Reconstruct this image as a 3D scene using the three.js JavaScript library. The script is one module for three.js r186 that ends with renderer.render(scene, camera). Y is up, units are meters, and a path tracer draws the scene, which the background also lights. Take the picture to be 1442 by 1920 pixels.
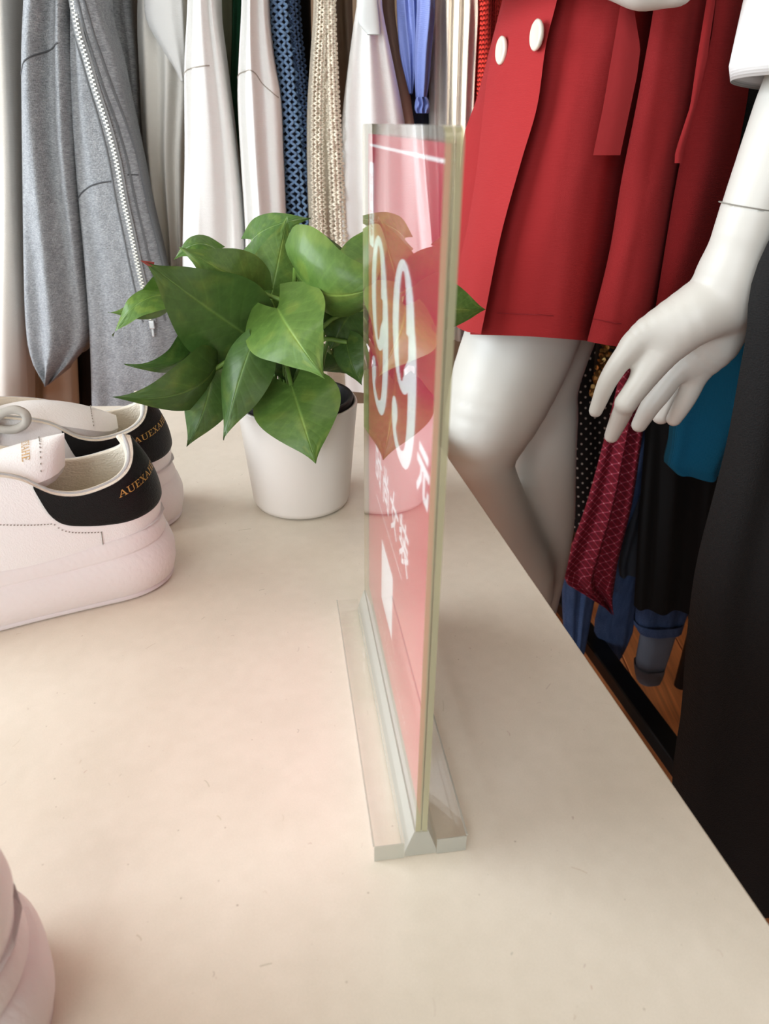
import * as THREE from 'three';
import { mergeGeometries, toCreasedNormals } from 'three/addons/utils/BufferGeometryUtils.js';
import { RoundedBoxGeometry } from 'three/addons/geometries/RoundedBoxGeometry.js';
import { RectAreaLightUniformsLib } from 'three/addons/lights/RectAreaLightUniformsLib.js';

// ------------------------------------------------------------------ camera, sky, large lights, exposure
const scene = new THREE.Scene();
const T = 0.72;                                   // height of the table top
const EYE = T + 0.3395, FOCAL = 1360.46, PITCH = 0.4923, ROLL = 0.0102;
const camera = new THREE.PerspectiveCamera(2 * Math.atan(960 / FOCAL) * 180 / Math.PI, 1442 / 1920, 0.02, 60);
camera.position.set(0, EYE, 0);
camera.rotation.set(-PITCH, 0, ROLL, 'XYZ');
camera.focus = 0.62; camera.userData.fStop = 13;
const renderer = new THREE.WebGLRenderer({ antialias: true });
renderer.toneMapping = THREE.LinearToneMapping;
renderer.toneMappingExposure = 0.97;
renderer.shadowMap.enabled = true;
RectAreaLightUniformsLib.init();
scene.background = new THREE.Color(0.80, 0.90, 1.0);
scene.backgroundIntensity = 0.4;

const LEFT = -2.3, RIGHT = 1.75, BACK = -1.95, FRONT = 2.3, CEIL = 2.75;
function areaLight(name, color, intensity, w, h, pos, target) {
  const l = new THREE.RectAreaLight(color, intensity, w, h);
  l.name = name; l.position.set(...pos); l.lookAt(...target); scene.add(l);
  return l;
}
// daylight through the shop front behind the camera's left shoulder and through the window in the left wall
areaLight('shop_front_daylight', new THREE.Color(0.88, 0.95, 1.0), 5.4, 2.0, 1.9, [-1.15, 1.5, FRONT - 0.06], [-1.15, 1.5, 0]);
areaLight('side_window_daylight', new THREE.Color(0.87, 0.94, 1.0), 10.2, 1.7, 1.5, [LEFT + 0.06, 1.65, -0.35], [0, 1.65, -0.35]);
// ceiling panels
const PANELS = [[-0.9, -0.5], [0.55, 0.2], [-0.5, 1.3]];
for (const [x, z] of PANELS) areaLight('ceiling_panel_light', new THREE.Color(1.0, 0.83, 0.67), 1.5, 0.6, 0.6, [x, CEIL - 0.045, z], [x, 0, z + 1e-4]);
// track spots
const SPOTS = [{ pos: [-0.25, 2.45, -0.55], to: [0.13, 1.12, -1.2], power: 30, angle: 0.085 }];
for (const s of SPOTS) {
  const l = new THREE.SpotLight(new THREE.Color(1, 0.9, 0.76), s.power, 0, s.angle, 0.6, 2);
  l.name = 'track_spot_light'; l.position.set(...s.pos); l.target.position.set(...s.to); l.castShadow = true; l.shadow.radius = 1.6;
  scene.add(l, l.target);
}

// ------------------------------------------------------------------ helpers
const V = (x, y, z) => new THREE.Vector3(x, y, z);
const lerp = THREE.MathUtils.lerp, clamp = THREE.MathUtils.clamp, smooth = THREE.MathUtils.smoothstep;
function rng(seed) { let s = seed >>> 0; return () => { s = (s + 0x6d2b79f5) | 0; let t = Math.imul(s ^ (s >>> 15), 1 | s); t = (t + Math.imul(t ^ (t >>> 7), 61 | t)) ^ t; return ((t ^ (t >>> 14)) >>> 0) / 4294967296; }; }
const SC = Math.sin(PITCH), CC = Math.cos(PITCH), SR = Math.sin(ROLL), CR = Math.cos(ROLL);
function ray(px, py) {
  const xr = (px - 721) / FOCAL, ur = -(py - 960) / FOCAL, x = CR * xr - SR * ur, u = SR * xr + CR * ur;
  return V(x, u * CC - SC, -(u * SC) - CC);
}
// a measured place of the photograph at its distance z, at a height y
const at = (px, py, z) => { const r = ray(px, py); return r.multiplyScalar(z / r.z).add(V(0, EYE, 0)); };
const onPlane = (px, py, y = T) => { const r = ray(px, py); return r.multiplyScalar((y - EYE) / r.y).add(V(0, EYE, 0)); };
const scaleAt = (p) => FOCAL / ((EYE - p.y) * SC - p.z * CC);   // pixels per metre there

const used = new Map();
function numbered(n) { const k = used.get(n) ?? 0; used.set(n, k + 1); return k ? `${n}_${String(k).padStart(3, '0')}` : n; }
function shadows(o) { o.castShadow = o.receiveShadow = true; return o; }
function struct(name, g, m) { const o = shadows(new THREE.Mesh(g, m)); o.name = numbered(name); o.userData.kind = 'structure'; scene.add(o); return o; }
function thing(name, label, category, group, pos = [0, 0, 0]) {
  const o = new THREE.Group(); o.name = numbered(name); o.userData = { label, category }; if (group) o.userData.group = group;
  o.position.set(...pos); scene.add(o); return o;
}
function part(name, g, m, parent, label) {
  const o = shadows(new THREE.Mesh(g, m)); o.name = name; if (label) o.userData.label = label;
  parent.add(o); return o;
}
// geometry given in world places, put under a group that stands at its base
function local(g, parent) {
  const p = V(0, 0, 0); let q = parent; while (q && q !== scene) { p.add(q.position); q = q.parent; }
  return g.translate(-p.x, -p.y, -p.z);
}
const wpart = (name, g, m, parent, label) => part(name, local(g, parent), m, parent, label);
function box(w, h, d, x = 0, y = 0, z = 0) { return new THREE.BoxGeometry(w, h, d).translate(x, y, z); }
function rbox(w, h, d, r, x = 0, y = 0, z = 0) { return new RoundedBoxGeometry(w, h, d, 3, r).translate(x, y, z); }
function tube(pts, r, n = 24, k = 8) { return new THREE.TubeGeometry(new THREE.CatmullRomCurve3(pts), n, r, k, false); }
function merged(list) { return mergeGeometries(list.map((g) => { const q = g.index ? g.toNonIndexed() : g; for (const a of Object.keys(q.attributes)) if (!['position', 'normal', 'uv'].includes(a)) q.deleteAttribute(a); return q; })); }
// grid of points f(i, j) -> [Vector3, u, v]
function grid(ni, nj, f, closeI = false) {
  const pos = [], uv = [], idx = [];
  for (let j = 0; j <= nj; j++) for (let i = 0; i <= ni; i++) { const [p, u, v] = f(i / ni, j / nj, i, j); pos.push(p.x, p.y, p.z); uv.push(u ?? i / ni, v ?? j / nj); }
  for (let j = 0; j < nj; j++) for (let i = 0; i < ni; i++) { const a = j * (ni + 1) + i, b = a + 1, c = a + ni + 1, d = c + 1; idx.push(a, b, d, a, d, c); }
  const g = new THREE.BufferGeometry();
  g.setAttribute('position', new THREE.Float32BufferAttribute(pos, 3)); g.setAttribute('uv', new THREE.Float32BufferAttribute(uv, 2)); g.setIndex(idx);
  g.computeVertexNormals();
  if (closeI) { const n = g.attributes.normal; for (let j = 0; j <= nj; j++) { const a = j * (ni + 1), b = a + ni, s = V(n.getX(a) + n.getX(b), n.getY(a) + n.getY(b), n.getZ(a) + n.getZ(b)).normalize(); n.setXYZ(a, s.x, s.y, s.z); n.setXYZ(b, s.x, s.y, s.z); } }
  return g;
}
function noise1(seed) { const r = rng(seed), a = Array.from({ length: 64 }, () => r() * 2 - 1); return (x) => { const i = Math.floor(x), f = x - i, t = f * f * (3 - 2 * f); return lerp(a[((i % 64) + 64) % 64], a[(((i + 1) % 64) + 64) % 64], t); }; }
function noise2(seed, n = 64) {
  const r = rng(seed), a = Float32Array.from({ length: n * n }, () => r());
  return (x, y, p = n) => { const i = Math.floor(x), j = Math.floor(y), fx = x - i, fy = y - j, sx = fx * fx * (3 - 2 * fx), sy = fy * fy * (3 - 2 * fy), m = (k) => ((k % p) + p) % p, q = (u, w) => a[m(u) + m(w) * n]; return lerp(lerp(q(i, j), q(i + 1, j), sx), lerp(q(i, j + 1), q(i + 1, j + 1), sx), sy); };
}
// piecewise line through [key, value...] rows
function along(rows, k, c = 1) {
  if (k <= rows[0][0]) { const [a, b] = rows; return b ? a[c] + (b[c] - a[c]) * (k - a[0]) / (b[0] - a[0]) : a[c]; }
  for (let i = 1; i < rows.length; i++) if (k <= rows[i][0]) { const a = rows[i - 1], b = rows[i]; return lerp(a[c], b[c], (k - a[0]) / (b[0] - a[0])); }
  const a = rows[rows.length - 2], b = rows[rows.length - 1];
  return a[c] + (b[c] - a[c]) * (k - a[0]) / (b[0] - a[0]);
}
// rounder version of along (Catmull-Rom in the key)
function alongSmooth(rows, k, c = 1) {
  const n = rows.length;
  if (k <= rows[0][0] || k >= rows[n - 1][0] || n < 3) return along(rows, k, c);
  let i = 1; while (k > rows[i][0]) i++;
  const a = rows[i - 1], b = rows[i], h = b[0] - a[0], t = (k - a[0]) / h, s = (q) => { const l = rows[Math.max(0, q - 1)], r = rows[Math.min(n - 1, q + 1)]; return (r[c] - l[c]) / (r[0] - l[0]); };
  const t2 = t * t, t3 = t2 * t;
  return (2 * t3 - 3 * t2 + 1) * a[c] + (t3 - 2 * t2 + t) * h * s(i - 1) + (-2 * t3 + 3 * t2) * b[c] + (t3 - t2) * h * s(i);
}

// ------------------------------------------------------------------ textures (what surfaces are made of)
function data(w, h, f, srgb = true, repeat = true) {
  const d = new Uint8Array(w * h * 4);
  for (let y = 0; y < h; y++) for (let x = 0; x < w; x++) { const c = f(x, y); const o = (y * w + x) * 4; d[o] = clamp(c[0], 0, 255); d[o + 1] = clamp(c[1], 0, 255); d[o + 2] = clamp(c[2], 0, 255); d[o + 3] = c[3] ?? 255; }
  const t = new THREE.DataTexture(d, w, h); t.magFilter = THREE.LinearFilter; t.minFilter = THREE.LinearMipmapLinearFilter; t.generateMipmaps = true;
  if (srgb) t.colorSpace = THREE.SRGBColorSpace;
  if (repeat) t.wrapS = t.wrapT = THREE.RepeatWrapping;
  t.needsUpdate = true; return t;
}
function canvasTex(w, h, draw, srgb = true, repeat = false) {
  const c = document.createElement('canvas'); c.width = w; c.height = h; draw(c.getContext('2d'), w, h);
  const t = new THREE.CanvasTexture(c); if (srgb) t.colorSpace = THREE.SRGBColorSpace; t.magFilter = THREE.LinearFilter; t.anisotropy = 8;
  if (repeat) t.wrapS = t.wrapT = THREE.RepeatWrapping; return t;
}
const rep = (t, x, y) => { const c = t.clone(); c.wrapS = c.wrapT = THREE.RepeatWrapping; c.repeat.set(x, y); c.needsUpdate = true; return c; };
const N = noise2(11), N2 = noise2(23);
const tableMap = canvasTex(2048, 2048, (c, w) => {
  c.fillStyle = 'rgb(232,223,207)'; c.fillRect(0, 0, w, w);
  const r = rng(5), im = c.getImageData(0, 0, w, w), d = im.data;
  for (let y = 0; y < w; y++) for (let x = 0; x < w; x++) { const n = (N(x / 64, y / 64, 32) - 0.5) * 5 + (N2(x / 16, y / 16) - 0.5) * 4 + (r() - 0.5) * 5, o = (y * w + x) * 4; d[o] += n; d[o + 1] += n; d[o + 2] += n * 1.1; }
  c.putImageData(im, 0, 0);
  for (let k = 0; k < 300; k++) {   // hair scratches and specks of wear
    const x = r() * w, y = r() * w, a = r() * 6.28, l = 3 + r() * r() * r() * 40;
    c.strokeStyle = `rgba(${110 + r() * 40},${90 + r() * 30},${70 + r() * 30},${0.08 + r() * 0.28})`; c.lineWidth = 0.7 + r() * 0.9;
    c.beginPath(); c.moveTo(x, y); c.quadraticCurveTo(x + Math.cos(a) * l * 0.5 + r() * 5, y + Math.sin(a) * l * 0.5 + r() * 5, x + Math.cos(a) * l, y + Math.sin(a) * l); c.stroke();
  }
  for (let k = 0; k < 500; k++) { c.fillStyle = `rgba(95,75,55,${0.1 + r() * 0.3})`; c.beginPath(); c.arc(r() * w, r() * w, 0.4 + r() * 0.9, 0, 7); c.fill(); }
}, true, true);
const melange = data(512, 512, (() => { const r = rng(7), base = new Float32Array(512 * 512).map(() => r()); return (x, y) => { let s = 0; for (let k = -4; k <= 4; k++) s += base[y * 512 + ((x + k + 512) & 511)]; const n = (s / 9 - 0.5) * 150 + (N(x / 16, y / 32, 16) - 0.5) * 16; return [146 + n, 150 + n, 154 + n]; }; })());
const weaveBump = data(128, 128, (x, y) => { const v = 128 + 60 * Math.sin(x * Math.PI / 4) * Math.cos(y * Math.PI / 4) + 30 * Math.sin(y * Math.PI / 8); return [v, v, v]; }, false);
const knitBump = data(128, 128, (x, y) => { const u = (x % 16) / 16, w = ((y + (u < 0.5 ? u * 10 : (1 - u) * 10)) % 16) / 16; const v = 255 * Math.sin(Math.PI * u) ** 0.6 * (0.35 + 0.65 * Math.sin(Math.PI * w)); return [v, v, v]; }, false);
const grainBump = data(256, 256, (() => { const r = rng(9); return (x, y) => { const v = N(x / 4, y / 4) * 170 + r() * 60; return [v, v, v]; }; })(), false);
const leatherBump = data(256, 256, (x, y) => { const a = N(x / 4, y / 4), b = N2(x / 8 + 7, y / 8, 32); const v = 255 * Math.pow(Math.abs(a - b), 0.5); return [v, v, v]; }, false);
const denimMap = data(256, 256, (() => { const r = rng(17); return (x, y) => { const tw = ((x + y) % 6) < 3 ? 8 : -6, n = (r() - 0.5) * 26 + (N(x / 8, y / 32, 8) - 0.5) * 18; return [62 + tw + n, 84 + tw + n, 124 + tw + n]; }; })());
const plaidMap = data(256, 256, (() => { const r = rng(19); return (x, y) => { const gx = x % 32, gy = y % 32, lx = gx < 4, ly = gy < 4, n = (r() - 0.5) * 14; if (lx && ly) return [222 + n, 170 + n, 176 + n]; if (lx || ly) return [176 + n, 62 + n, 84 + n]; const k = (gx > 16) !== (gy > 16) ? 16 : 0; return [128 - k + n, 14 + n, 36 + n]; }; })());
const polkaMap = data(256, 256, (x, y) => { const cx = (x % 64) - 32 + (Math.floor(y / 64) % 2 ? 0 : 0), cy = (y % 64) - 32; let d = Math.hypot(cx, cy); const dx = ((x + 32) % 64) - 32, dy = ((y + 32) % 64) - 32; d = Math.min(d, Math.hypot(dx, dy)); return d < 7 ? [205, 200, 192] : [16, 15, 17]; });
function woodMap(seed, r0, g0, b0) { const n = noise2(seed), r = rng(seed); return data(256, 1024, (x, y) => { const wv = n(x / 14 + n(x / 60, y / 200) * 3, y / 170) * 0.6 + n(x / 4, y / 90) * 0.4, k = 0.98 + 0.34 * wv + (r() - 0.5) * 0.05; return [r0 * k, g0 * k, b0 * k]; }); }
const woods = [woodMap(31, 196, 122, 74), woodMap(37, 184, 112, 66), woodMap(41, 204, 130, 82)];
function leafTexture(seed, dark) {
  const n = noise2(seed), r = rng(seed);
  return data(256, 512, (x, y) => {
    const s = (x / 256) * 2 - 1, v = y / 512, as = Math.abs(s);
    const mid = Math.exp(-((as / 0.035) ** 2)), side = Math.pow(0.5 + 0.5 * Math.cos((v * 9 - as * 3.4 + as * as * 1.2) * Math.PI * 2), 14) * smooth(as, 0.02, 0.12) * (1 - smooth(as, 0.75, 1));
    const b = n(x / 22, y / 22) * 0.6 + n(x / 7, y / 7) * 0.4, patch = smooth(n(x / 46 + 9, y / 60 + 3), 0.55, 0.85);
    let R = lerp(76, 93, b), G = lerp(107, 126, b), B = lerp(47, 60, b);
    if (dark) { R *= 0.78; G *= 0.84; B *= 0.85; }
    R += patch * 18; G += patch * 12; B += patch * 6;
    R += side * 4 + mid * 26; G += side * 5 + mid * 26; B += side * 2 + mid * 16;
    const e = (r() - 0.5) * 5; return [R + e, G + e, B + e];
  }, true, false);
}
const leafMaps = [leafTexture(51, false), leafTexture(57, true), leafTexture(63, false)];
const leafBump = data(256, 512, (x, y) => { const s = (x / 256) * 2 - 1, v = y / 512, as = Math.abs(s), mid = Math.exp(-((as / 0.03) ** 2)), side = Math.pow(0.5 + 0.5 * Math.cos((v * 9 - as * 3.4 + as * as * 1.2) * Math.PI * 2), 6) * smooth(as, 0.02, 0.12); const q = 150 - mid * 90 - side * 14 + (N(x / 30, y / 30) - 0.5) * 90; return [q, q, q]; }, false, false);
// Chinese characters as strokes in a 100 x 100 box
const GLYPH = {
  yuan: [[20, 18, 80, 18], [6, 42, 94, 42], [38, 42, 34, 66, 8, 92], [60, 42, 60, 82, 66, 90, 90, 90, 92, 74]],
  shi: [[8, 16, 8, 84], [8, 16, 38, 16, 38, 84], [8, 50, 38, 50], [8, 84, 38, 84], [44, 32, 96, 32], [78, 6, 78, 90, 64, 82], [52, 50, 62, 66]],
  shang: [[50, 4, 50, 34], [24, 10, 34, 28], [76, 10, 66, 28], [14, 96, 14, 38, 86, 38, 86, 92, 74, 88], [34, 54, 34, 78], [34, 54, 66, 54, 66, 78], [34, 78, 66, 78]],
  nv: [[42, 4, 24, 56, 78, 92], [70, 34, 56, 68, 18, 94], [4, 36, 96, 36]],
  zhuang: [[6, 14, 12, 24], [22, 4, 22, 52], [4, 44, 22, 34], [36, 20, 94, 20], [64, 4, 64, 46], [42, 46, 88, 46], [50, 50, 53, 60], [6, 62, 94, 62], [48, 62, 10, 92], [34, 78, 34, 98, 50, 90], [56, 64, 92, 96], [84, 70, 66, 80]],
};
function glyph(c, name, x, y, w, h, lw) {
  c.save(); c.translate(x, y); c.scale(w / 100, h / 100); c.lineWidth = lw * 100 / w; c.lineCap = 'square'; c.lineJoin = 'miter';
  for (const s of GLYPH[name]) { c.beginPath(); c.moveTo(s[0], s[1]); for (let i = 2; i < s.length; i += 2) c.lineTo(s[i], s[i + 1]); c.stroke(); }
  c.restore();
}

// ------------------------------------------------------------------ materials
const S = (o) => new THREE.MeshStandardMaterial({ side: THREE.DoubleSide, ...o });
const PH = (o) => new THREE.MeshPhysicalMaterial({ side: THREE.DoubleSide, ...o });
const cloth = (hex, o = {}) => PH({ color: hex, roughness: 0.92, sheen: 0.25, sheenRoughness: 0.6, sheenColor: new THREE.Color(hex), bumpMap: rep(weaveBump, 60, 60), bumpScale: 0.0004, ...o });
const M = {
  wall: S({ color: '#937c64', roughness: 0.95, bumpMap: rep(grainBump, 2, 2), bumpScale: 0.0008 }),
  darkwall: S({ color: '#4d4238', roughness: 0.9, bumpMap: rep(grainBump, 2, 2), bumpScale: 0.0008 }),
  ceiling: S({ color: '#b5aa9a', roughness: 0.95 }),
  frame: S({ color: '#3b3a3a', roughness: 0.45, metalness: 0.4 }),
  glass: PH({ color: '#ffffff', transmission: 1, roughness: 0, thickness: 0, ior: 1.5 }),
  glow: S({ color: '#ffffff', emissive: '#fff0dc', emissiveIntensity: 1.6 }),
  pavement: S({ color: '#a7a49e', roughness: 0.95 }),
  table: PH({ map: tableMap, roughness: 0.42, clearcoat: 0.15, clearcoatRoughness: 0.35, bumpMap: grainBump, bumpScale: 0.00006 }),
  tableedge: S({ color: '#6d3f22', roughness: 0.6 }),
  black: S({ color: '#0d0d0e', roughness: 0.45, metalness: 0.3 }),
  rubber: S({ color: '#161616', roughness: 0.8 }),
  chrome: S({ color: '#b9bcc0', roughness: 0.25, metalness: 1 }),
  skin: PH({ color: '#d5d3cb', roughness: 0.48, clearcoat: 0.25, clearcoatRoughness: 0.4 }),
  red: cloth('#a92326', { bumpMap: rep(weaveBump, 90, 90), bumpScale: 0.0003 }),
  redthread: S({ color: '#8c1820', roughness: 0.9 }),
  button: PH({ color: '#e9e2d2', roughness: 0.3, clearcoat: 0.5 }),
  white: cloth('#f3f3f1'), cream: cloth('#e9e2d4'), offwhite: cloth('#eeebe4'), taupe: cloth('#c0ab98'), peach: cloth('#e8cdb4'),
  tan: cloth('#cdb592'), olive: cloth('#7c8068'), green: cloth('#0f4a2c'), blackcloth: cloth('#0b0b0c'), navy: cloth('#141b2c'), periwinkle: cloth('#6577b4', { roughness: 0.7 }),
  beige: cloth('#c0a08e'), redknit: cloth('#b3241c', { bumpMap: rep(knitBump, 22, 22), bumpScale: 0.004 }),
  lace: cloth('#e2d9c6', { bumpMap: rep(knitBump, 34, 34), bumpScale: 0.0014 }), blueyarn: cloth('#7c9cc2', { bumpMap: null }), darkblueyarn: cloth('#3a4d6b', { bumpMap: null }), creamyarn: cloth('#e6decb', { bumpMap: null }),
  grey: PH({ map: rep(melange, 5, 5), roughness: 0.95, sheen: 0.3, sheenRoughness: 0.5, sheenColor: new THREE.Color(0.5, 0.5, 0.52), bumpMap: rep(grainBump, 14, 14), bumpScale: 0.0008 }),
  greythread: S({ color: '#4d4f52', roughness: 0.95 }),
  denim: PH({ map: rep(denimMap, 6, 6), roughness: 0.9, bumpMap: rep(weaveBump, 40, 40), bumpScale: 0.0005 }),
  palenim: cloth('#6d7482'),
  slate: cloth('#33373f'), teal: cloth('#0f7fb0', { bumpMap: rep(knitBump, 60, 60), bumpScale: 0.0008 }), coat: cloth('#0a0a0b', { bumpMap: rep(grainBump, 18, 18), bumpScale: 0.001 }),
  plaid: PH({ map: (() => { const t = rep(plaidMap, 11, 11); t.rotation = 0.6; return t; })(), roughness: 0.9 }), polka: PH({ map: rep(polkaMap, 11, 11), roughness: 0.85 }),
  sequin: S({ color: '#b08d55', roughness: 0.28, metalness: 0.85 }),
  pot: PH({ color: '#e9e3dc', roughness: 0.4, clearcoat: 0.35, clearcoatRoughness: 0.3 }),
  potliner: S({ color: '#2a2528', roughness: 0.55 }), soil: S({ color: '#3b2a1d', roughness: 1, bumpMap: rep(grainBump, 3, 3), bumpScale: 0.004 }), pebble: S({ color: '#b28a5c', roughness: 0.9 }),
  stem: PH({ color: '#6f9440', roughness: 0.5 }), tipbrown: S({ color: '#8a3b34', roughness: 0.8 }),
  rubberwhite: PH({ color: '#ece6e4', roughness: 0.5, bumpMap: rep(grainBump, 6, 6), bumpScale: 0.0003 }), 
  leather: PH({ color: '#f0edeb', roughness: 0.42, clearcoat: 0.12, clearcoatRoughness: 0.4, bumpMap: rep(leatherBump, 20, 20), bumpScale: 0.00016 }),
  blackleather: PH({ color: '#070707', roughness: 0.5, specularIntensity: 0.6, bumpMap: rep(leatherBump, 14, 14), bumpScale: 0.0003 }),
  lining: PH({ color: '#e6dccb', roughness: 0.8, bumpMap: rep(leatherBump, 10, 10), bumpScale: 0.0004 }), insole: S({ color: '#d8cfbd', roughness: 0.85 }),
  thread: S({ color: '#8d847a', roughness: 0.9 }), lace_white: cloth('#ece6da'),
  acrylic: PH({ color: '#ffffff', transmission: 1, roughness: 0, thickness: 0, ior: 1.49 }),
  acrylicedge: PH({ color: '#c9c5a2', transmission: 0.45, roughness: 0.2, thickness: 0, ior: 1.49 }),
  frosted: PH({ color: '#dddcd2', transmission: 0.55, roughness: 0.45, thickness: 0, ior: 1.49 }),
};
const leafMats = leafMaps.map((m, i) => PH({ map: m, bumpMap: leafBump, bumpScale: 0.0011, roughness: 0.5, clearcoat: 0.22, clearcoatRoughness: 0.2, specularIntensity: 0.6, color: ['#ffffee', '#f4f2e0', '#f8ffd8'][i] }));
const leafPale = PH({ map: leafMaps[2], bumpMap: leafBump, bumpScale: 0.0011, roughness: 0.9, transmission: 0.4, thickness: 0, color: '#e8ffb8' });

// ------------------------------------------------------------------ the room
const slab = (name, w, h, d, x, y, z, m) => struct(name, box(w, h, d, x, y, z), m);
{
  const W = RIGHT - LEFT, D = FRONT - BACK, cx = (RIGHT + LEFT) / 2, cz = (FRONT + BACK) / 2, t = 0.15;
  const floor = struct('floor', box(W + 2 * t, 0.1, D + 2 * t, cx, -0.062, cz), S({ color: '#5a3a24', roughness: 0.9 }));
  // planks, each one built, across the part of the floor that can be seen
  const mats = woods.map((m) => PH({ map: m, roughness: 0.38, clearcoat: 0.2, clearcoatRoughness: 0.3 })), r = rng(77), geos = new Map();
  const plank = (w, l) => { const k = w + '_' + l; if (!geos.has(k)) geos.set(k, new RoundedBoxGeometry(w - 0.003, 0.012, l - 0.003, 1, 0.0015)); return geos.get(k); };
  for (let row = 0; row < 9; row++) { let z = BACK + 0.02 + (row % 3) * -0.3; const x = 0.18 + row * 0.145; for (let k = 0; k < 3; k++) { const l = 0.9, b = part('plank', plank(0.145, l), mats[Math.floor(r() * 3)], floor); b.position.set(x, -0.006, z + 0.45 + 0.3 * (row % 2)); z += l; } }
  part('plank', plank(2.45, 4.2), mats[1], floor).position.set(LEFT + 1.2, -0.006, cz);
  struct('ceiling', box(W + 2 * t, 0.12, D + 2 * t, cx, CEIL + 0.06, cz), M.ceiling);
  struct('wall_back', box(W + 2 * t, CEIL, t, cx, CEIL / 2, BACK - t / 2), M.wall);
  struct('wall_right', box(t, CEIL, D, RIGHT + t / 2, CEIL / 2, cz), M.darkwall);
  // left wall with its window, front wall with the shop window: walls with real openings
  const wallWith = (name, w, h, holes, place) => { const s = new THREE.Shape([[-w / 2, 0], [w / 2, 0], [w / 2, h], [-w / 2, h]].map((p) => new THREE.Vector2(...p))); for (const [x0, x1, y0, y1] of holes) s.holes.push(new THREE.Path([[x0, y0], [x0, y1], [x1, y1], [x1, y0]].map((p) => new THREE.Vector2(...p)))); const o = struct(name, new THREE.ExtrudeGeometry(s, { depth: t, bevelEnabled: false }), M.wall); place(o); return o; };
  wallWith('wall_left', D, CEIL, [[-(-0.35 + 0.9 - cz), -(-0.35 - 0.9 - cz), 0.85, 2.45]], (o) => { o.rotation.y = Math.PI / 2; o.position.set(LEFT - t, 0, cz); });
  wallWith('wall_front', W + 2 * t, CEIL, [[-1.15 - 1.05 - cx, -1.15 + 1.05 - cx, 0.5, 2.5]], (o) => { o.position.set(cx, 0, FRONT); });
  const w1 = struct('window_1', merged([box(0.05, 1.6, 0.05, 0, 0, -0.875), box(0.05, 1.6, 0.05, 0, 0, 0.875), box(0.05, 0.05, 1.8, 0, 0.775, 0), box(0.05, 0.05, 1.8, 0, -0.775, 0), box(0.04, 1.5, 0.04, 0, 0, 0)]), M.frame); w1.position.set(LEFT - 0.06, 1.65, -0.35);
  for (const z of [-0.44, 0.44]) part('pane', box(0.006, 1.5, 0.83, 0, 0, z), M.glass, w1);
  const w2 = struct('window_2', merged([box(0.05, 2, 0.05, -1.025, 0, 0), box(0.05, 2, 0.05, 1.025, 0, 0), box(2.1, 0.05, 0.05, 0, 0.975, 0), box(2.1, 0.05, 0.05, 0, -0.975, 0), box(0.04, 1.9, 0.04, 0, 0, 0)]), M.frame); w2.position.set(-1.15, 1.5, FRONT + 0.06);
  for (const x of [-0.51, 0.51]) part('pane', box(0.98, 1.9, 0.006, x, 0, 0), M.glass, w2);
  struct('pavement', box(14, 0.1, 14, -3, -0.2, 3), M.pavement);
}
for (const [x, z] of PANELS) {
  const o = thing('ceiling_panel', 'square glowing panel set into the ceiling over the table', 'light', 'ceiling panels', [x, CEIL, z]);
  part('panel_frame', merged([box(0.66, 0.03, 0.03, 0, -0.015, 0.315), box(0.66, 0.03, 0.03, 0, -0.015, -0.315), box(0.03, 0.03, 0.6, 0.315, -0.015, 0), box(0.03, 0.03, 0.6, -0.315, -0.015, 0)]), M.frame, o);
  part('diffuser', box(0.6, 0.02, 0.6, 0, -0.012, 0), M.glow, o);
}
for (const s of SPOTS) {
  const o = thing('track_spot', 'small black track spot on the ceiling above the clothes rail', 'light', null, s.pos), d = V(...s.to).sub(V(...s.pos)).normalize(), q = new THREE.Quaternion().setFromUnitVectors(V(0, -1, 0), d);
  part('spot_housing', new THREE.LatheGeometry([[0.012, 0.11], [0.04, 0.1], [0.045, 0.02], [0.05, 0.012], [0.046, 0.012], [0.04, 0.03]].map((p) => new THREE.Vector2(...p)), 24).applyQuaternion(q), M.black, o);
  part('spot_stem', new THREE.CylinderGeometry(0.008, 0.008, CEIL - s.pos[1] - 0.09, 10).translate(-d.x * 0.1, (CEIL - s.pos[1] + 0.09) / 2, -d.z * 0.1), M.black, o);
  part('bulb', new THREE.SphereGeometry(0.034, 16, 12).applyQuaternion(q), M.glow, o);
}

// ------------------------------------------------------------------ display table
{
  const e = (z) => 0.0705 + (-0.7733 - z) * -0.0 + (z + 0.7733) * 0.209;   // right edge of the top
  const pts = [[e(-0.952), -0.952], [e(0.55), 0.55], [-1.25, 0.75], [-1.25, -0.872]];
  const o = thing('display_table', 'wide cream table top with fine scratches on a black metal frame', 'table', null, [-0.4, 0, -0.3]);
  const s = new THREE.Shape(pts.map(([x, z]) => new THREE.Vector2(x, -z)));
  const g = new THREE.ExtrudeGeometry(s, { depth: 0.022, bevelEnabled: true, bevelSize: 0.0012, bevelThickness: 0.0012, bevelSegments: 2 });
  g.rotateX(-Math.PI / 2).translate(0, T - 0.0232, 0);
  const uv = g.attributes.uv, ps = g.attributes.position; for (let i = 0; i < uv.count; i++) uv.setXY(i, ps.getX(i) * 1.25, ps.getZ(i) * 1.25);
  wpart('tabletop', g, M.table, o);
  const s2 = new THREE.Shape(pts.map(([x, z]) => new THREE.Vector2(x * 0.99 - 0.004, -z * 0.99)));
  wpart('underside_board', new THREE.ExtrudeGeometry(s2, { depth: 0.02, bevelEnabled: false }).rotateX(-Math.PI / 2).translate(0, T - 0.0445, 0), M.tableedge, o);
  for (const [x, z] of [[-0.02, -0.88], [0.18, 0.4], [-1.15, 0.6], [-1.15, -0.8]]) wpart('leg', rbox(0.045, T - 0.045, 0.045, 0.004, x, (T - 0.045) / 2, z), M.black, o);
}

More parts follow.
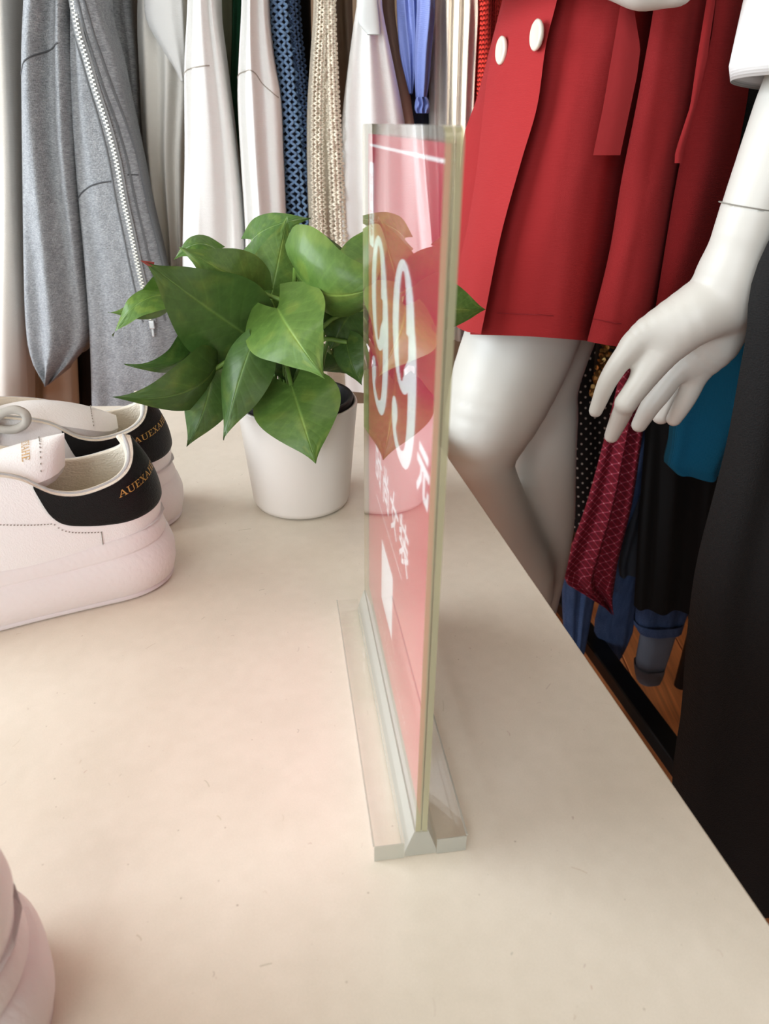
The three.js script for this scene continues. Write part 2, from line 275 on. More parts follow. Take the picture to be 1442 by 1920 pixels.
// ------------------------------------------------------------------ acrylic sign
{
  const A = -0.1479, L = 0.22, WB = 0.0493, TB = 0.0115, TH = 0.0062, H = 0.339;
  const o = thing('acrylic_sign_stand', 'clear acrylic T-shaped stand holding a pink 99 price poster', 'sign', null, [0.0206, T, -0.2513]);
  // local frame: z runs away from the camera along -z, x to the right
  const inner = (g) => g.rotateY(-A);
  // base block: a plain bar of clear acrylic either side of the wedge
  const skin = (x0, x1, y0, y1, z0, z1) => box(x1 - x0, y1 - y0, z1 - z0, (x0 + x1) / 2, (y0 + y1) / 2, (z0 + z1) / 2);
  const WZ = 0.0085;
  part('base_bar', inner(skin(-WB / 2, -WZ, 0.0004, TB, -L, 0)), M.acrylic, o);
  part('base_bar', inner(skin(WZ, WB / 2, 0.0004, TB, -L, 0)), M.acrylic, o);
  for (const [x0, x1] of [[-WB / 2, -WZ], [WZ, WB / 2]]) for (const z of [0.0003]) part('end_face', inner(box(x1 - x0 - 0.0004, TB - 0.0006, 0.0005, (x0 + x1) / 2, TB / 2, z)), M.frosted, o);
  // thin bright arrises of the bars
  for (const x of [-WB / 2, WB / 2]) part('edge', inner(box(0.0009, 0.0009, L, x, TB, -L / 2)), M.frosted, o);
  // wedge
  const w = new THREE.Shape([[-0.0085, 0], [0.0085, 0], [0.0085, 0.003], [0.0036, 0.0185], [-0.0036, 0.0185], [-0.0085, 0.003]].map((p) => new THREE.Vector2(...p)));
  part('wedge', inner(new THREE.ExtrudeGeometry(w, { depth: L, bevelEnabled: false }).translate(0, 0.0004, -L)), M.frosted, o);
  // panel: two faces with rounded upper corners round the print
  const r = 0.006, y0 = 0.018, ps = new THREE.Shape();
  ps.moveTo(0, y0); ps.lineTo(L, y0); ps.lineTo(L, H - r); ps.quadraticCurveTo(L, H, L - r, H); ps.lineTo(r, H); ps.quadraticCurveTo(0, H, 0, H - r); ps.lineTo(0, y0);
  for (const [n, x] of [['front_sheet', -1], ['rear_sheet', 1]]) part(n, inner(merged([TH / 2, TH / 2 - 0.0003].map((d) => new THREE.ShapeGeometry(ps, 8).rotateY(Math.PI / 2).translate(x * d, 0, 0)))), M.acrylic, o);
  // the edge that runs round the panel: two strips with the seam between them
  const path = [V(0, y0, 0)]; for (let k = 0; k <= 10; k++) { const a = k / 10 * Math.PI / 2; path.push(V(0, H - r + Math.sin(a) * r, -r + Math.cos(a) * r)); } for (let k = 0; k <= 10; k++) { const a = k / 10 * Math.PI / 2; path.push(V(0, H - r + Math.cos(a) * r, -L + r - Math.sin(a) * r)); } path.push(V(0, y0, -L));
  const strip = (x0, x1) => grid(1, path.length - 1, (i, j, a, b) => [V(lerp(x0, x1, i), path[b].y, path[b].z), i, b]);
  part('panel_edge', inner(strip(-TH / 2, -0.0002)), M.acrylicedge, o);
  part('panel_edge', inner(strip(0.0002, TH / 2)), M.acrylicedge, o);
  part('seam', inner(grid(1, path.length - 1, (i, j, a, b) => { const p = path[b]; return [V(0.0002 * (i * 2 - 1), p.y - 0.0006, p.z < -L / 2 ? p.z + 0.0006 : p.z - 0.0006), i, b]; })), S({ color: '#5c5a4c', roughness: 0.6 }), o);
  // print
  const PB = 0.0253, PT = 0.334, PM = 0.004, PW = L - 2 * PM, PHh = PT - PB;
  const tex = canvasTex(1400, 2048, (c, W, Hh) => {
    c.fillStyle = '#bd2d4a'; c.fillRect(0, 0, W, Hh);
    const X = (m) => m * W, Y = (m) => m * Hh;
    c.fillStyle = c.strokeStyle = '#f4f2f6';
    c.fillRect(X(0.03), Y(0.0155), X(0.93), 9);                    // rule along the top
    c.beginPath(); c.roundRect(X(0.02), Y(0.045), X(0.095), Y(0.145), 22); c.fill();
    c.strokeStyle = '#bd2d4a'; ['shi', 'shang', 'nv', 'zhuang'].forEach((g, i) => glyph(c, g, X(0.043), Y(0.062 + i * 0.029), X(0.05), Y(0.023), 7));
    c.fillStyle = c.strokeStyle = '#f4f2f6';
    const nine = (x, y, w, h) => { c.save(); c.translate(x, y); c.scale(w / 100, h / 100);
      c.beginPath(); c.ellipse(44, 31, 44, 31, 0, 0, 7); c.ellipse(42, 31, 16, 26, 0, 0, 7, true); c.fill('evenodd');
      c.beginPath(); c.moveTo(66, 20); c.bezierCurveTo(92, 14, 100, 40, 98, 60); c.bezierCurveTo(96, 86, 76, 100, 44, 100); c.bezierCurveTo(14, 100, 0, 90, 2, 80); c.bezierCurveTo(2, 70, 26, 69, 28, 78); c.bezierCurveTo(29, 82, 25, 84, 22, 87); c.bezierCurveTo(30, 95, 50, 95, 60, 88); c.bezierCurveTo(72, 78, 70, 60, 68, 48); c.closePath(); c.fill();
      c.restore(); };
    nine(X(0.075), Y(0.158), X(0.33), Y(0.325)); nine(X(0.465), Y(0.156), X(0.325), Y(0.318));
    glyph(c, 'yuan', X(0.82), Y(0.362), X(0.125), Y(0.088), 26);
    ['shi', 'shang', 'nv', 'zhuang'].forEach((g, i) => glyph(c, g, X(0.17 + i * 0.15), Y(0.558), X(0.13), Y(0.086), 20));
    c.fillRect(X(0.19), Y(0.677), X(0.48), 6);
    c.fillRect(X(0.315), Y(0.738), X(0.215), Y(0.146));               // white square
    c.font = 'bold 26px sans-serif'; c.textAlign = 'left';
    const rr = rng(3); for (let k = 0; k < 27; k++) { const x = X(0.06) + k * 39, y = Y(0.945); c.strokeStyle = '#f4f2f6'; c.lineWidth = 3; c.beginPath(); for (let q = 0; q < 4; q++) { c.moveTo(x + rr() * 24, y + rr() * 22); c.lineTo(x + rr() * 24, y + rr() * 22); } c.stroke(); }
  });
  const pm = PH({ map: tex, roughness: 0.55 });
  const pg = box(0.0004, PHh, PW, 0, PB + PHh / 2, -L / 2); // uv: make the left (-x) face read left to right from the far end
  const puv = pg.attributes.uv, pp = pg.attributes.position;
  for (let i = 0; i < puv.count; i++) puv.setXY(i, i < 4 ? (-pp.getZ(i) - PM) / PW : (-pp.getZ(i) - PM) / PW * -1 + 1, (pp.getY(i) - PB) / PHh);
  part('poster', inner(pg), pm, o, 'pink poster with white 99 price lettering');
}

// ------------------------------------------------------------------ potted plant
{
  const base = V(-0.084, T, -0.657);
  const o = thing('potted_plant', 'potted heart-leaved green plant in a white round pot behind the sign', 'plant', null, [base.x, base.y, base.z]);
  const prof = [[0, 0.0005], [0.040, 0.0005], [0.0455, 0.003], [0.0475, 0.008], [0.0502, 0.04], [0.0535, 0.08], [0.056, 0.1065], [0.0555, 0.108], [0.0535, 0.108], [0.0525, 0.104], [0.050, 0.07]];
  part('pot', new THREE.LatheGeometry(prof.map((p) => new THREE.Vector2(p[0] * 1.02, p[1] * 0.99)), 64), M.pot, o);
  part('inner_pot', new THREE.LatheGeometry([[0.047, 0.06], [0.0505, 0.1], [0.0535, 0.1105], [0.0525, 0.112], [0.049, 0.111], [0.0455, 0.09], [0.0455, 0.08]].map((p) => new THREE.Vector2(...p)), 48), M.potliner, o);
  part('soil', new THREE.SphereGeometry(0.047, 32, 10, 0, Math.PI * 2, 0, Math.PI / 2).scale(1, 0.22, 1).translate(0, 0.084, 0), M.soil, o);
  const r = rng(101);
  for (let k = 0; k < 7; k++) { const a = r() * 6.28, d = 0.028 + r() * 0.014; part('pebble', new THREE.IcosahedronGeometry(0.004 + r() * 0.004, 1).scale(1, 0.7, 1.2).translate(Math.cos(a) * d, 0.095, Math.sin(a) * d), M.pebble, o); }
  const PW = [[0, 0.34], [0.05, 0.62], [0.12, 0.85], [0.22, 0.98], [0.32, 1], [0.45, 0.9], [0.6, 0.68], [0.74, 0.43], [0.86, 0.2], [0.94, 0.075], [1, 0.004]], profW = (v) => alongSmooth(PW, v);
  function leafGeo(B, Tp, halfW, roll, { fold = 0.25, droop = 0.12, lobe = 0.2, curl = 0, wave = 0.03, side = 0, neck = 0 } = {}, seed = 1) {
    const axis = Tp.clone().sub(B), L = axis.length(); axis.normalize();
    const mid = B.clone().add(Tp).multiplyScalar(0.5), toCam = V(0, EYE, 0).sub(mid); toCam.addScaledVector(axis, -toCam.dot(axis)).normalize();
    toCam.applyAxisAngle(axis, roll);
    const X = axis.clone().cross(toCam), n = noise1(seed);
    return grid(16, 22, (i, j) => {
      const s = i * 2 - 1, as = Math.abs(s), v = j, w = halfW * Math.max(0, profW(v)) * (1 - neck * (1 - smooth(v, 0, 0.3))), y = L * (v - lobe * Math.pow(as, 1.3) * Math.pow(1 - v, 4));
      let z = -fold * as * w * (0.7 + 0.3 * as) + droop * L * 4 * v * (1 - v) - curl * w * as * as * as + wave * L * n(v * 5 + (s > 0 ? 9 : 0)) * as;
      const q = B.clone().addScaledVector(axis, y).addScaledVector(X, s * w * (1 - 0.25 * curl * as) + side * L * v * (1 - v) * 2).addScaledVector(toCam, z);
      return [q, i, v];
    });
  }
  // base pixel, base z, tip pixel, tip z, width in pixels, roll, material, bends
  const leaves = [
    [[467, 632], -0.640, [272, 490], -0.585, 168, -0.15, 1, { fold: 0.12, droop: 0.06 }],
    [[520, 577], -0.620, [607, 708], -0.545, 160, 0.12, 0, { fold: 0.2, droop: 0.14, lobe: 0.26 }],
    [[546, 722], -0.612, [592, 869], -0.570, 152, 0.0, 0, { fold: 0.16, droop: 0.12 }],
    [[474, 640], -0.600, [420, 826], -0.560, 92, 0.45, 1, { fold: 0.5, droop: 0.05, lobe: 0.12 }],
    [[398, 692], -0.622, [350, 838], -0.585, 90, 0.1, 1, { fold: 0.3, droop: 0.14, side: -0.14, lobe: 0.12 }],
    [[412, 662], -0.640, [209, 744], -0.560, 112, -0.6, 1, { fold: 0.3, droop: 0.26, neck: 0.8, lobe: 0.05, side: -0.06 }],
    [[372, 606], -0.660, [232, 682], -0.610, 74, -0.75, 1, { fold: 0.4, droop: 0.34, neck: 0.8, lobe: 0.05, side: -0.1 }],
    [[330, 556], -0.680, [211, 630], -0.640, 64, 0.75, 2, { fold: 0.3, droop: 0.3, neck: 0.7, side: -0.1 }],
    [[322, 520], -0.700, [203, 586], -0.660, 72, -0.6, 2, { fold: 0.4, droop: 0.3, neck: 0.7, side: -0.08 }],
    [[410, 470], -0.720, [326, 486], -0.700, 62, 0.8, 3, { fold: 0.3, droop: 0.3 }],
    [[488, 548], -0.655, [338, 463], -0.615, 124, 0.4, 0, { fold: 0.25, droop: 0.16, side: -0.14 }],
    [[506, 562], -0.665, [538, 406], -0.690, 92, 0.1, 0, { fold: 0.2, droop: 0.05, lobe: 0.12 }],
    [[472, 450], -0.740, [582, 408], -0.720, 66, -0.6, 3, { fold: 0.2, droop: 0.2, side: 0.1 }],
    [[550, 500], -0.650, [745, 520], -0.600, 190, 0.6, 0, { fold: 0.1, droop: 0.24, curl: 0.45, lobe: 0.1, side: 0.12 }],
    [[672, 560], -0.660, [618, 655], -0.640, 132, 0.0, 1, { fold: 0.2, droop: 0.1 }],
    [[650, 640], -0.640, [679, 722], -0.625, 64, 0.4, 1, { fold: 0.3, droop: 0.15 }],
    [[530, 650], -0.660, [552, 726], -0.645, 74, 0.0, 1, { fold: 0.2, droop: 0.1 }],
    [[800, 572], -0.640, [911, 580], -0.640, 88, 0.3, 0, { fold: 0.3, droop: 0.1 }],
    [[570, 560], -0.700, [630, 500], -0.720, 110, -0.2, 1, { fold: 0.2, droop: 0.1 }],
    [[610, 600], -0.700, [560, 540], -0.720, 120, 0.0, 1, { fold: 0.2, droop: 0.1 }],
    [[440, 600], -0.700, [400, 520], -0.730, 110, 0.1, 1, { fold: 0.2, droop: 0.1 }],
    [[700, 620], -0.690, [770, 690], -0.660, 100, 0.0, 1, { fold: 0.2, droop: 0.15 }],
    [[730, 560], -0.720, [790, 470], -0.740, 100, 0.3, 0, { fold: 0.2, droop: 0.1 }],
    [[690, 520], -0.760, [700, 420], -0.800, 110, 0.0, 0, { fold: 0.2, droop: 0.15 }],
    [[600, 500], -0.800, [590, 430], -0.840, 100, 0.2, 1, { fold: 0.2, droop: 0.15 }],
    [[500, 640], -0.720, [470, 700], -0.700, 80, 0.2, 1, { fold: 0.2, droop: 0.1 }],
    [[620, 660], -0.720, [650, 700], -0.730, 70, 0.2, 1, { fold: 0.2, droop: 0.1 }],
  ];
  leaves.forEach(([b, bz, t, tz, wpx, roll, m, bend], i) => {
    const B = at(b[0], b[1], bz), Tp = at(t[0], t[1], tz), mid = B.clone().lerp(Tp, 0.5), hw = wpx * 1.1 / 2 / scaleAt(mid);
    wpart('leaf', leafGeo(B, Tp, hw, roll, bend, 200 + i), m === 3 ? leafPale : leafMats[m], o);
    const a = r() * 6.28, d = 0.012 + r() * 0.02, root = V(base.x + Math.cos(a) * d, T + 0.09, base.z + Math.sin(a) * d), q = root.clone().lerp(B, 0.55); q.y += 0.035; q.x = lerp(q.x, root.x, 0.3);
    wpart('stem', tube([root, q, B.clone().lerp(Tp, 0.02)], 0.0021, 16, 7), M.stem, o);
  });
  { const t0 = at(286, 497, -0.588), t1 = at(262, 488, -0.582), d = t1.clone().sub(t0); wpart('dry_tip', new THREE.ConeGeometry(0.0032, d.length(), 10).scale(1, 1, 0.5).applyQuaternion(new THREE.Quaternion().setFromUnitVectors(V(0, 1, 0), d.clone().normalize())).translate((t0.x + t1.x) / 2, (t0.y + t1.y) / 2, (t0.z + t1.z) / 2), M.tipbrown, o, 'withered brown leaf tip'); }
}

// ------------------------------------------------------------------ surfaces from distance fields (mannequin)
function netMesh(f, lo, hi, cell) {
  const nx = Math.ceil((hi.x - lo.x) / cell) + 1, ny = Math.ceil((hi.y - lo.y) / cell) + 1, nz = Math.ceil((hi.z - lo.z) / cell) + 1;
  const F = new Float32Array(nx * ny * nz), I = (x, y, z) => x + nx * (y + ny * z), vi = new Int32Array(nx * ny * nz).fill(-1), pos = [], idx = [];
  for (let z = 0; z < nz; z++) for (let y = 0; y < ny; y++) for (let x = 0; x < nx; x++) F[I(x, y, z)] = f(lo.x + x * cell, lo.y + y * cell, lo.z + z * cell);
  const C = [[0, 0, 0], [1, 0, 0], [0, 1, 0], [1, 1, 0], [0, 0, 1], [1, 0, 1], [0, 1, 1], [1, 1, 1]], E = [[0, 1], [2, 3], [4, 5], [6, 7], [0, 2], [1, 3], [4, 6], [5, 7], [0, 4], [1, 5], [2, 6], [3, 7]];
  for (let z = 0; z < nz - 1; z++) for (let y = 0; y < ny - 1; y++) for (let x = 0; x < nx - 1; x++) {
    const v = C.map(([a, b, c]) => F[I(x + a, y + b, z + c)]); let n = 0, sx = 0, sy = 0, sz = 0;
    for (const [a, b] of E) if (v[a] < 0 !== v[b] < 0) { const t = v[a] / (v[a] - v[b]); sx += lerp(C[a][0], C[b][0], t); sy += lerp(C[a][1], C[b][1], t); sz += lerp(C[a][2], C[b][2], t); n++; }
    if (n) { vi[I(x, y, z)] = pos.length / 3; pos.push(lo.x + (x + sx / n) * cell, lo.y + (y + sy / n) * cell, lo.z + (z + sz / n) * cell); }
  }
  const quad = (a, b, c, d, flip) => { if (a < 0 || b < 0 || c < 0 || d < 0) return; flip ? idx.push(a, c, b, a, d, c) : idx.push(a, b, c, a, c, d); };
  for (let z = 1; z < nz - 1; z++) for (let y = 1; y < ny - 1; y++) for (let x = 1; x < nx - 1; x++) {
    const s = F[I(x, y, z)] < 0;
    if (s !== F[I(x + 1, y, z)] < 0) quad(vi[I(x, y - 1, z - 1)], vi[I(x, y, z - 1)], vi[I(x, y, z)], vi[I(x, y - 1, z)], !s);
    if (s !== F[I(x, y + 1, z)] < 0) quad(vi[I(x - 1, y, z - 1)], vi[I(x - 1, y, z)], vi[I(x, y, z)], vi[I(x, y, z - 1)], !s);
    if (s !== F[I(x, y, z + 1)] < 0) quad(vi[I(x - 1, y - 1, z)], vi[I(x, y - 1, z)], vi[I(x, y, z)], vi[I(x - 1, y, z)], !s);
  }
  const nor = new Float32Array(pos.length), h = cell * 0.35;
  for (let i = 0; i < pos.length; i += 3) {
    let [x, y, z] = [pos[i], pos[i + 1], pos[i + 2]];
    for (let k = 0; k < 2; k++) { const d = f(x, y, z), gx = f(x + h, y, z) - f(x - h, y, z), gy = f(x, y + h, z) - f(x, y - h, z), gz = f(x, y, z + h) - f(x, y, z - h), l = Math.hypot(gx, gy, gz) || 1; if (k === 0) { const st = clamp(d, -cell * 0.5, cell * 0.5); x -= gx / l * st; y -= gy / l * st; z -= gz / l * st; } else { nor[i] = gx / l; nor[i + 1] = gy / l; nor[i + 2] = gz / l; } }
    pos[i] = x; pos[i + 1] = y; pos[i + 2] = z;
  }
  const g = new THREE.BufferGeometry(); g.setAttribute('position', new THREE.Float32BufferAttribute(pos, 3)); g.setAttribute('normal', new THREE.Float32BufferAttribute(nor, 3)); g.setAttribute('uv', new THREE.Float32BufferAttribute(new Float32Array(pos.length / 3 * 2), 2)); g.setIndex(idx);
  return g;
}
// chains of [Vector3, radius], rounded along their length; each stretch is a tapered capsule, and chains melt into one another by k
function chainField(chains, k, sub = 4) {
  const cs = chains.map((c) => {
    const pts = [], n = c.length, cr = (a, b, d, e, t) => 0.5 * (2 * b + (d - a) * t + (2 * a - 5 * b + 4 * d - e) * t * t + (3 * b - a - 3 * d + e) * t * t * t);
    for (let i = 0; i + 1 < n; i++) for (let q = 0; q < sub; q++) { const t = q / sub, P = [c[Math.max(0, i - 1)], c[i], c[i + 1], c[Math.min(n - 1, i + 2)]], g = (f) => cr(f(P[0]), f(P[1]), f(P[2]), f(P[3]), t); pts.push([g((o) => o[0].x), g((o) => o[0].y), g((o) => o[0].z), g((o) => o[1])]); }
    const e = c[n - 1]; pts.push([e[0].x, e[0].y, e[0].z, e[1]]);
    const segs = []; for (let i = 0; i + 1 < pts.length; i++) { const [ax, ay, az, ra] = pts[i], [bx, by, bz, rb] = pts[i + 1], l = (bx - ax) ** 2 + (by - ay) ** 2 + (bz - az) ** 2; segs.push([ax, ay, az, bx - ax, by - ay, bz - az, l || 1e-12, ra, rb]); }
    const lo = [0, 1, 2].map((q) => Math.min(...pts.map((p) => p[q] - p[3]))), hi = [0, 1, 2].map((q) => Math.max(...pts.map((p) => p[q] + p[3])));
    return { segs, k: c.k ?? k, lo, hi };
  });
  return (x, y, z) => {
    let m = 1e3;
    for (const c of cs) {
      const ox = Math.max(c.lo[0] - x, 0, x - c.hi[0]), oy = Math.max(c.lo[1] - y, 0, y - c.hi[1]), oz = Math.max(c.lo[2] - z, 0, z - c.hi[2]);
      if (m < 1e3 && Math.max(ox, oy, oz) > m + c.k) continue;
      let d = 1e3;
      for (const [ax, ay, az, dx, dy, dz, l, ra, rb] of c.segs) {
        const t = clamp(((x - ax) * dx + (y - ay) * dy + (z - az) * dz) / l, 0, 1), e = Math.hypot(x - ax - t * dx, y - ay - t * dy, z - az - t * dz) - ra - (rb - ra) * t;
        if (e < d) d = e;
      }
      const h = Math.max(c.k - Math.abs(d - m), 0) / c.k; m = Math.min(d, m) - h * h * c.k * 0.25;
    }
    return m;
  };
}
const J = (px, py, z, rpx) => { const p = at(px, py, z); return [p, rpx / scaleAt(p)]; };

// ------------------------------------------------------------------ mannequin
const mannequin = thing('mannequin', 'glossy off-white mannequin in a red wrap skirt beside the table', 'mannequin', null, [0.22, 0, -0.92]);
{
  const hipZ = -0.935, yW = 1.2;
  const front = [[V(0.2, 0.96, hipZ - 0.025), 0.07], J(984, 610, -0.93, 106), J(936, 740, -0.91, 96), J(901, 845, -0.885, 68), J(905, 890, -0.885, 62), J(935, 990, -0.92, 68), J(985, 1110, -0.96, 52), [V(0.195, 0.16, -1.0), 0.034], [V(0.19, 0.07, -0.985), 0.034], [V(0.16, 0.035, -0.9), 0.028]];
  const rear = [[V(0.255, 0.96, hipZ - 0.06), 0.07], J(1012, 690, -1.0, 80), J(1014, 790, -0.99, 68), J(1016, 880, -0.985, 62), J(1014, 990, -1.01, 60), J(1002, 1110, -1.04, 48), [V(0.27, 0.16, -1.08), 0.034], [V(0.265, 0.07, -1.07), 0.034], [V(0.235, 0.035, -0.985), 0.028]];
  const torso = [[V(0.235, 1.0, -0.965), 0.075], [V(0.24, 1.2, -0.96), 0.075], [V(0.232, 1.42, -0.955), 0.1], [V(0.235, 1.5, -0.95), 0.07], [V(0.235, 1.6, -0.945), 0.05], [V(0.225, 1.72, -0.94), 0.083], [V(0.222, 1.78, -0.945), 0.085]];
  const shoulders = [[V(0.1, 1.49, -1.03), 0.052], [V(0.235, 1.5, -0.95), 0.07], [V(0.36, 1.49, -0.83), 0.05]];
  const f = chainField([front, rear, torso, shoulders], 0.03);
  wpart('body', netMesh(f, V(-0.02, 0, -1.2), V(0.5, 1.92, -0.7), 0.0095), M.skin, mannequin);
  wpart('stand_plate', new THREE.CylinderGeometry(0.19, 0.19, 0.008, 48).translate(0.22, 0.004, -0.98), M.chrome, mannequin);

  // left arm: a joint runs round the forearm
  const hz = -0.70, up = at(1478, 235, hz), down = at(1395, 430, hz), dir = down.clone().sub(up).normalize(), cut = at(1408, 387, hz), cd = dir.clone().multiplyScalar(0.86).add(V(0.06, -0.1, 0)).normalize();
  const armPts = [[V(0.36, 1.47, -0.83), 0.045], [V(0.405, 1.28, -0.76), 0.042], J(1490, 200, hz - 0.01, 72), J(1412, 400, hz, 60), J(1367, 528, hz - 0.004, 54), J(1352, 562, hz - 0.006, 53)];
  const fk = (c, k) => { c.k = k; return c; };
  const hand = [
    fk([J(1367, 528, hz - 0.004, 54), J(1345, 566, hz - 0.002, 50), J(1288, 607, hz, 48), J(1247, 652, hz, 36), J(1213, 694, hz + 0.001, 25)], 0.02),
    fk([J(1300, 585, hz, 44), J(1216, 620, hz - 0.003, 28), J(1186, 648, hz - 0.003, 21)], 0.016),
    fk([J(1375, 560, hz - 0.02, 50), J(1345, 640, hz - 0.034, 42), J(1306, 696, hz - 0.036, 24)], 0.02),
    fk([J(1330, 640, hz - 0.03, 40), J(1275, 690, hz - 0.032, 22)], 0.016),
    fk([J(1186, 648, hz - 0.003, 22), J(1160, 682, hz - 0.002, 20), J(1139, 716, hz - 0.004, 17.5), J(1125, 750, hz - 0.008, 14.5), J(1117, 770, hz - 0.010, 12.5)], 0.006),
    fk([J(1232, 672, hz + 0.001, 28), J(1204, 714, hz + 0.006, 24), J(1174, 755, hz + 0.010, 20)], 0.006),
    fk([J(1174, 757, hz + 0.008, 19), J(1160, 788, hz - 0.006, 17), J(1147, 817, hz - 0.014, 13.5)], 0.004),
    fk([J(1272, 692, hz - 0.032, 20), J(1241, 734, hz - 0.030, 20), J(1219, 762, hz - 0.030, 18.5), J(1199, 796, hz - 0.036, 14.5)], 0.005),
    fk([J(1307, 697, hz - 0.036, 23), J(1292, 735, hz - 0.036, 19.5), J(1278, 762, hz - 0.038, 17), J(1264, 785, hz - 0.042, 14)], 0.005),
    fk([J(1335, 625, hz - 0.06, 30), J(1290, 690, hz - 0.068, 22), J(1262, 735, hz - 0.07, 19), J(1240, 778, hz - 0.07, 17.5)], 0.008),
  ];
  const fa = chainField([armPts], 0.02), fh = chainField([armPts.slice(2), ...hand], 0.012);
  const side = (x, y, z) => (x - cut.x) * cd.x + (y - cut.y) * cd.y + (z - cut.z) * cd.z;
  wpart('upper_arm', netMesh((x, y, z) => Math.max(fa(x, y, z) + 0.0006, side(x, y, z) - 0.006), V(0.26, 0.9, -0.93), V(0.56, 1.56, -0.6), 0.0045), M.skin, mannequin);
  const lo = at(1095, 850, hz - 0.02), hi = at(1500, 300, hz);
  wpart('forearm_and_hand', netMesh((x, y, z) => Math.max(fh(x, y, z), -side(x, y, z) + 0.0004), V(lo.x - 0.01, lo.y - 0.02, -0.82), V(0.42, hi.y, -0.645), 0.0026), M.skin, mannequin);
  { const c = at(1410, 388, hz), r = 59.2 / scaleAt(c); wpart('joint_line', new THREE.TorusGeometry(r, 0.0006, 6, 90).applyQuaternion(new THREE.Quaternion().setFromUnitVectors(V(0, 0, 1), cd)).translate(c.x, c.y, c.z), S({ color: '#8d8a82', roughness: 0.8 }), mannequin); }
  // right arm bent across the waist, its hand closed in front of it
  const bent = [[V(0.1, 1.49, -1.03), 0.05], [V(0.045, 1.24, -0.96), 0.038], [V(0.13, 1.205, -0.8), 0.033], J(1215, -58, -0.742, 60)];
  const fist = [fk([J(1215, -58, -0.742, 60), J(1262, -55, -0.738, 58)], 0.01), ...[0, 1, 2, 3].map((k) => fk([J(1262 + k * 4, -72 + k * 17, -0.738 + k * 0.003, 22), J(1288 - k * 3, -66 + k * 17, -0.735, 18), J(1278 - k * 6, -60 + k * 17, -0.755, 15)], 0.006)), fk([J(1220, -80, -0.72, 22), J(1255, -88, -0.712, 17), J(1280, -84, -0.715, 14)], 0.006)];
  wpart('bent_arm', netMesh(chainField([bent, ...fist], 0.014), V(-0.02, 1.1, -1.1), V(0.36, 1.56, -0.68), 0.006), M.skin, mannequin);

  // white top over the torso, its left sleeve open at the cuff
  const fb = chainField([torso.slice(0, 4), shoulders.map(([p, r]) => [p, r])], 0.04);
  wpart('blouse', netMesh((x, y, z) => Math.max(fb(x, y, z) - 0.014, 1.19 - y, y - 1.545), V(0.0, 1.15, -1.15), V(0.47, 1.58, -0.72), 0.009), M.white, mannequin);
  const s1 = at(1378, 146, -0.705).add(V(0.074, -0.004, 0)), s0 = s1.clone().add(V(0.02, 0.40, -0.02)), sd = s1.clone().sub(s0), slen = sd.length(); sd.normalize();
  const sx = V(1, 0, 0).addScaledVector(sd, -sd.x).normalize(), sy = sd.clone().cross(sx);
  wpart('sleeve', grid(48, 40, (i, j) => { const a = i * Math.PI * 2, k = j < 0.85 ? j / 0.85 : (1 - j) / 0.15 * 0.16 + 0.84, r = lerp(0.075, 0.0735, k) * (1 + 0.03 * Math.sin(a * 3 + k * 4)) - (j < 0.85 ? 0 : 0.004), p = s0.clone().addScaledVector(sd, slen * k).addScaledVector(sx, Math.cos(a) * r).addScaledVector(sy, Math.sin(a) * r); return [p, i * 0.45, k * slen]; }, true), M.white, mannequin);

  // ---------------- skirt: panels that overlap in front
  const TOP = -260;
  const lines = {
    L: { x: [[0, 942], [184, 894], [259, 869], [417, 859], [538, 852], [612, 850]], z: -0.985, hem: 606 },
    A: { x: [[0, 948], [29, 940], [138, 915], [317, 894], [417, 878], [501, 861], [612, 856]], z: -0.945, hem: 612 },
    B: { x: [[0, 1044.6], [83, 1024], [200, 1007], [300, 978], [438, 940], [601, 907], [640, 899]], z: -0.805, hem: 627 },
    Bi: { x: [[0, 1020], [83, 1000], [200, 980], [300, 955], [438, 920], [601, 885], [640, 880]], z: -0.855, hem: 627 },
    B2: { x: [[0, 1060], [83, 1042], [200, 1024], [300, 998], [438, 962], [601, 928], [640, 920]], z: -0.822, hem: 629 },
    Md: { x: [[0, 1120], [300, 1060], [640, 1000]], z: -0.802, hem: 632 },
    C: { x: [[0, 1186], [60, 1174], [180, 1150], [300, 1128], [417, 1107], [543, 1086], [640, 1076]], z: -0.812, hem: 637 },
    V1: { x: [[12, 1236], [63, 1228], [209, 1202], [334, 1178], [480, 1153], [640, 1114]], z: -0.9, hem: 640 },
    P: { x: [[12, 1226], [63, 1218], [209, 1191], [334, 1166], [480, 1141], [640, 1101]], z: -0.798, hem: 640 },
    Pm: { x: [[0, 1262], [209, 1232], [376, 1205], [640, 1150]], z: -0.796, hem: 648 },
    PR: { x: [[0, 1300], [83, 1288], [209, 1275], [376, 1246], [584, 1212], [640, 1203]], z: -0.822, hem: 653 },
    V2: { x: [[0, 1352], [83, 1340], [192, 1311], [300, 1286], [417, 1266], [572, 1240], [640, 1228]], z: -0.94, hem: 655 },
    Q: { x: [[0, 1343], [83, 1331], [192, 1301], [300, 1276], [417, 1255], [572, 1230], [640, 1218]], z: -0.834, hem: 656 },
    Qm: { x: [[0, 1378], [167, 1355], [400, 1310], [640, 1265]], z: -0.848, hem: 656 },
    R: { x: [[0, 1418], [167, 1404], [267, 1387], [400, 1368], [560, 1348], [640, 1338]], z: -0.945, hem: 652 },
    R2: { x: [[0, 1400], [640, 1310]], z: -1.06, hem: 648 }, K: { x: [[0, 1180], [640, 1100]], z: -1.10, hem: 630 }, L2: { x: [[0, 980], [640, 900]], z: -1.06, hem: 610 },
  };
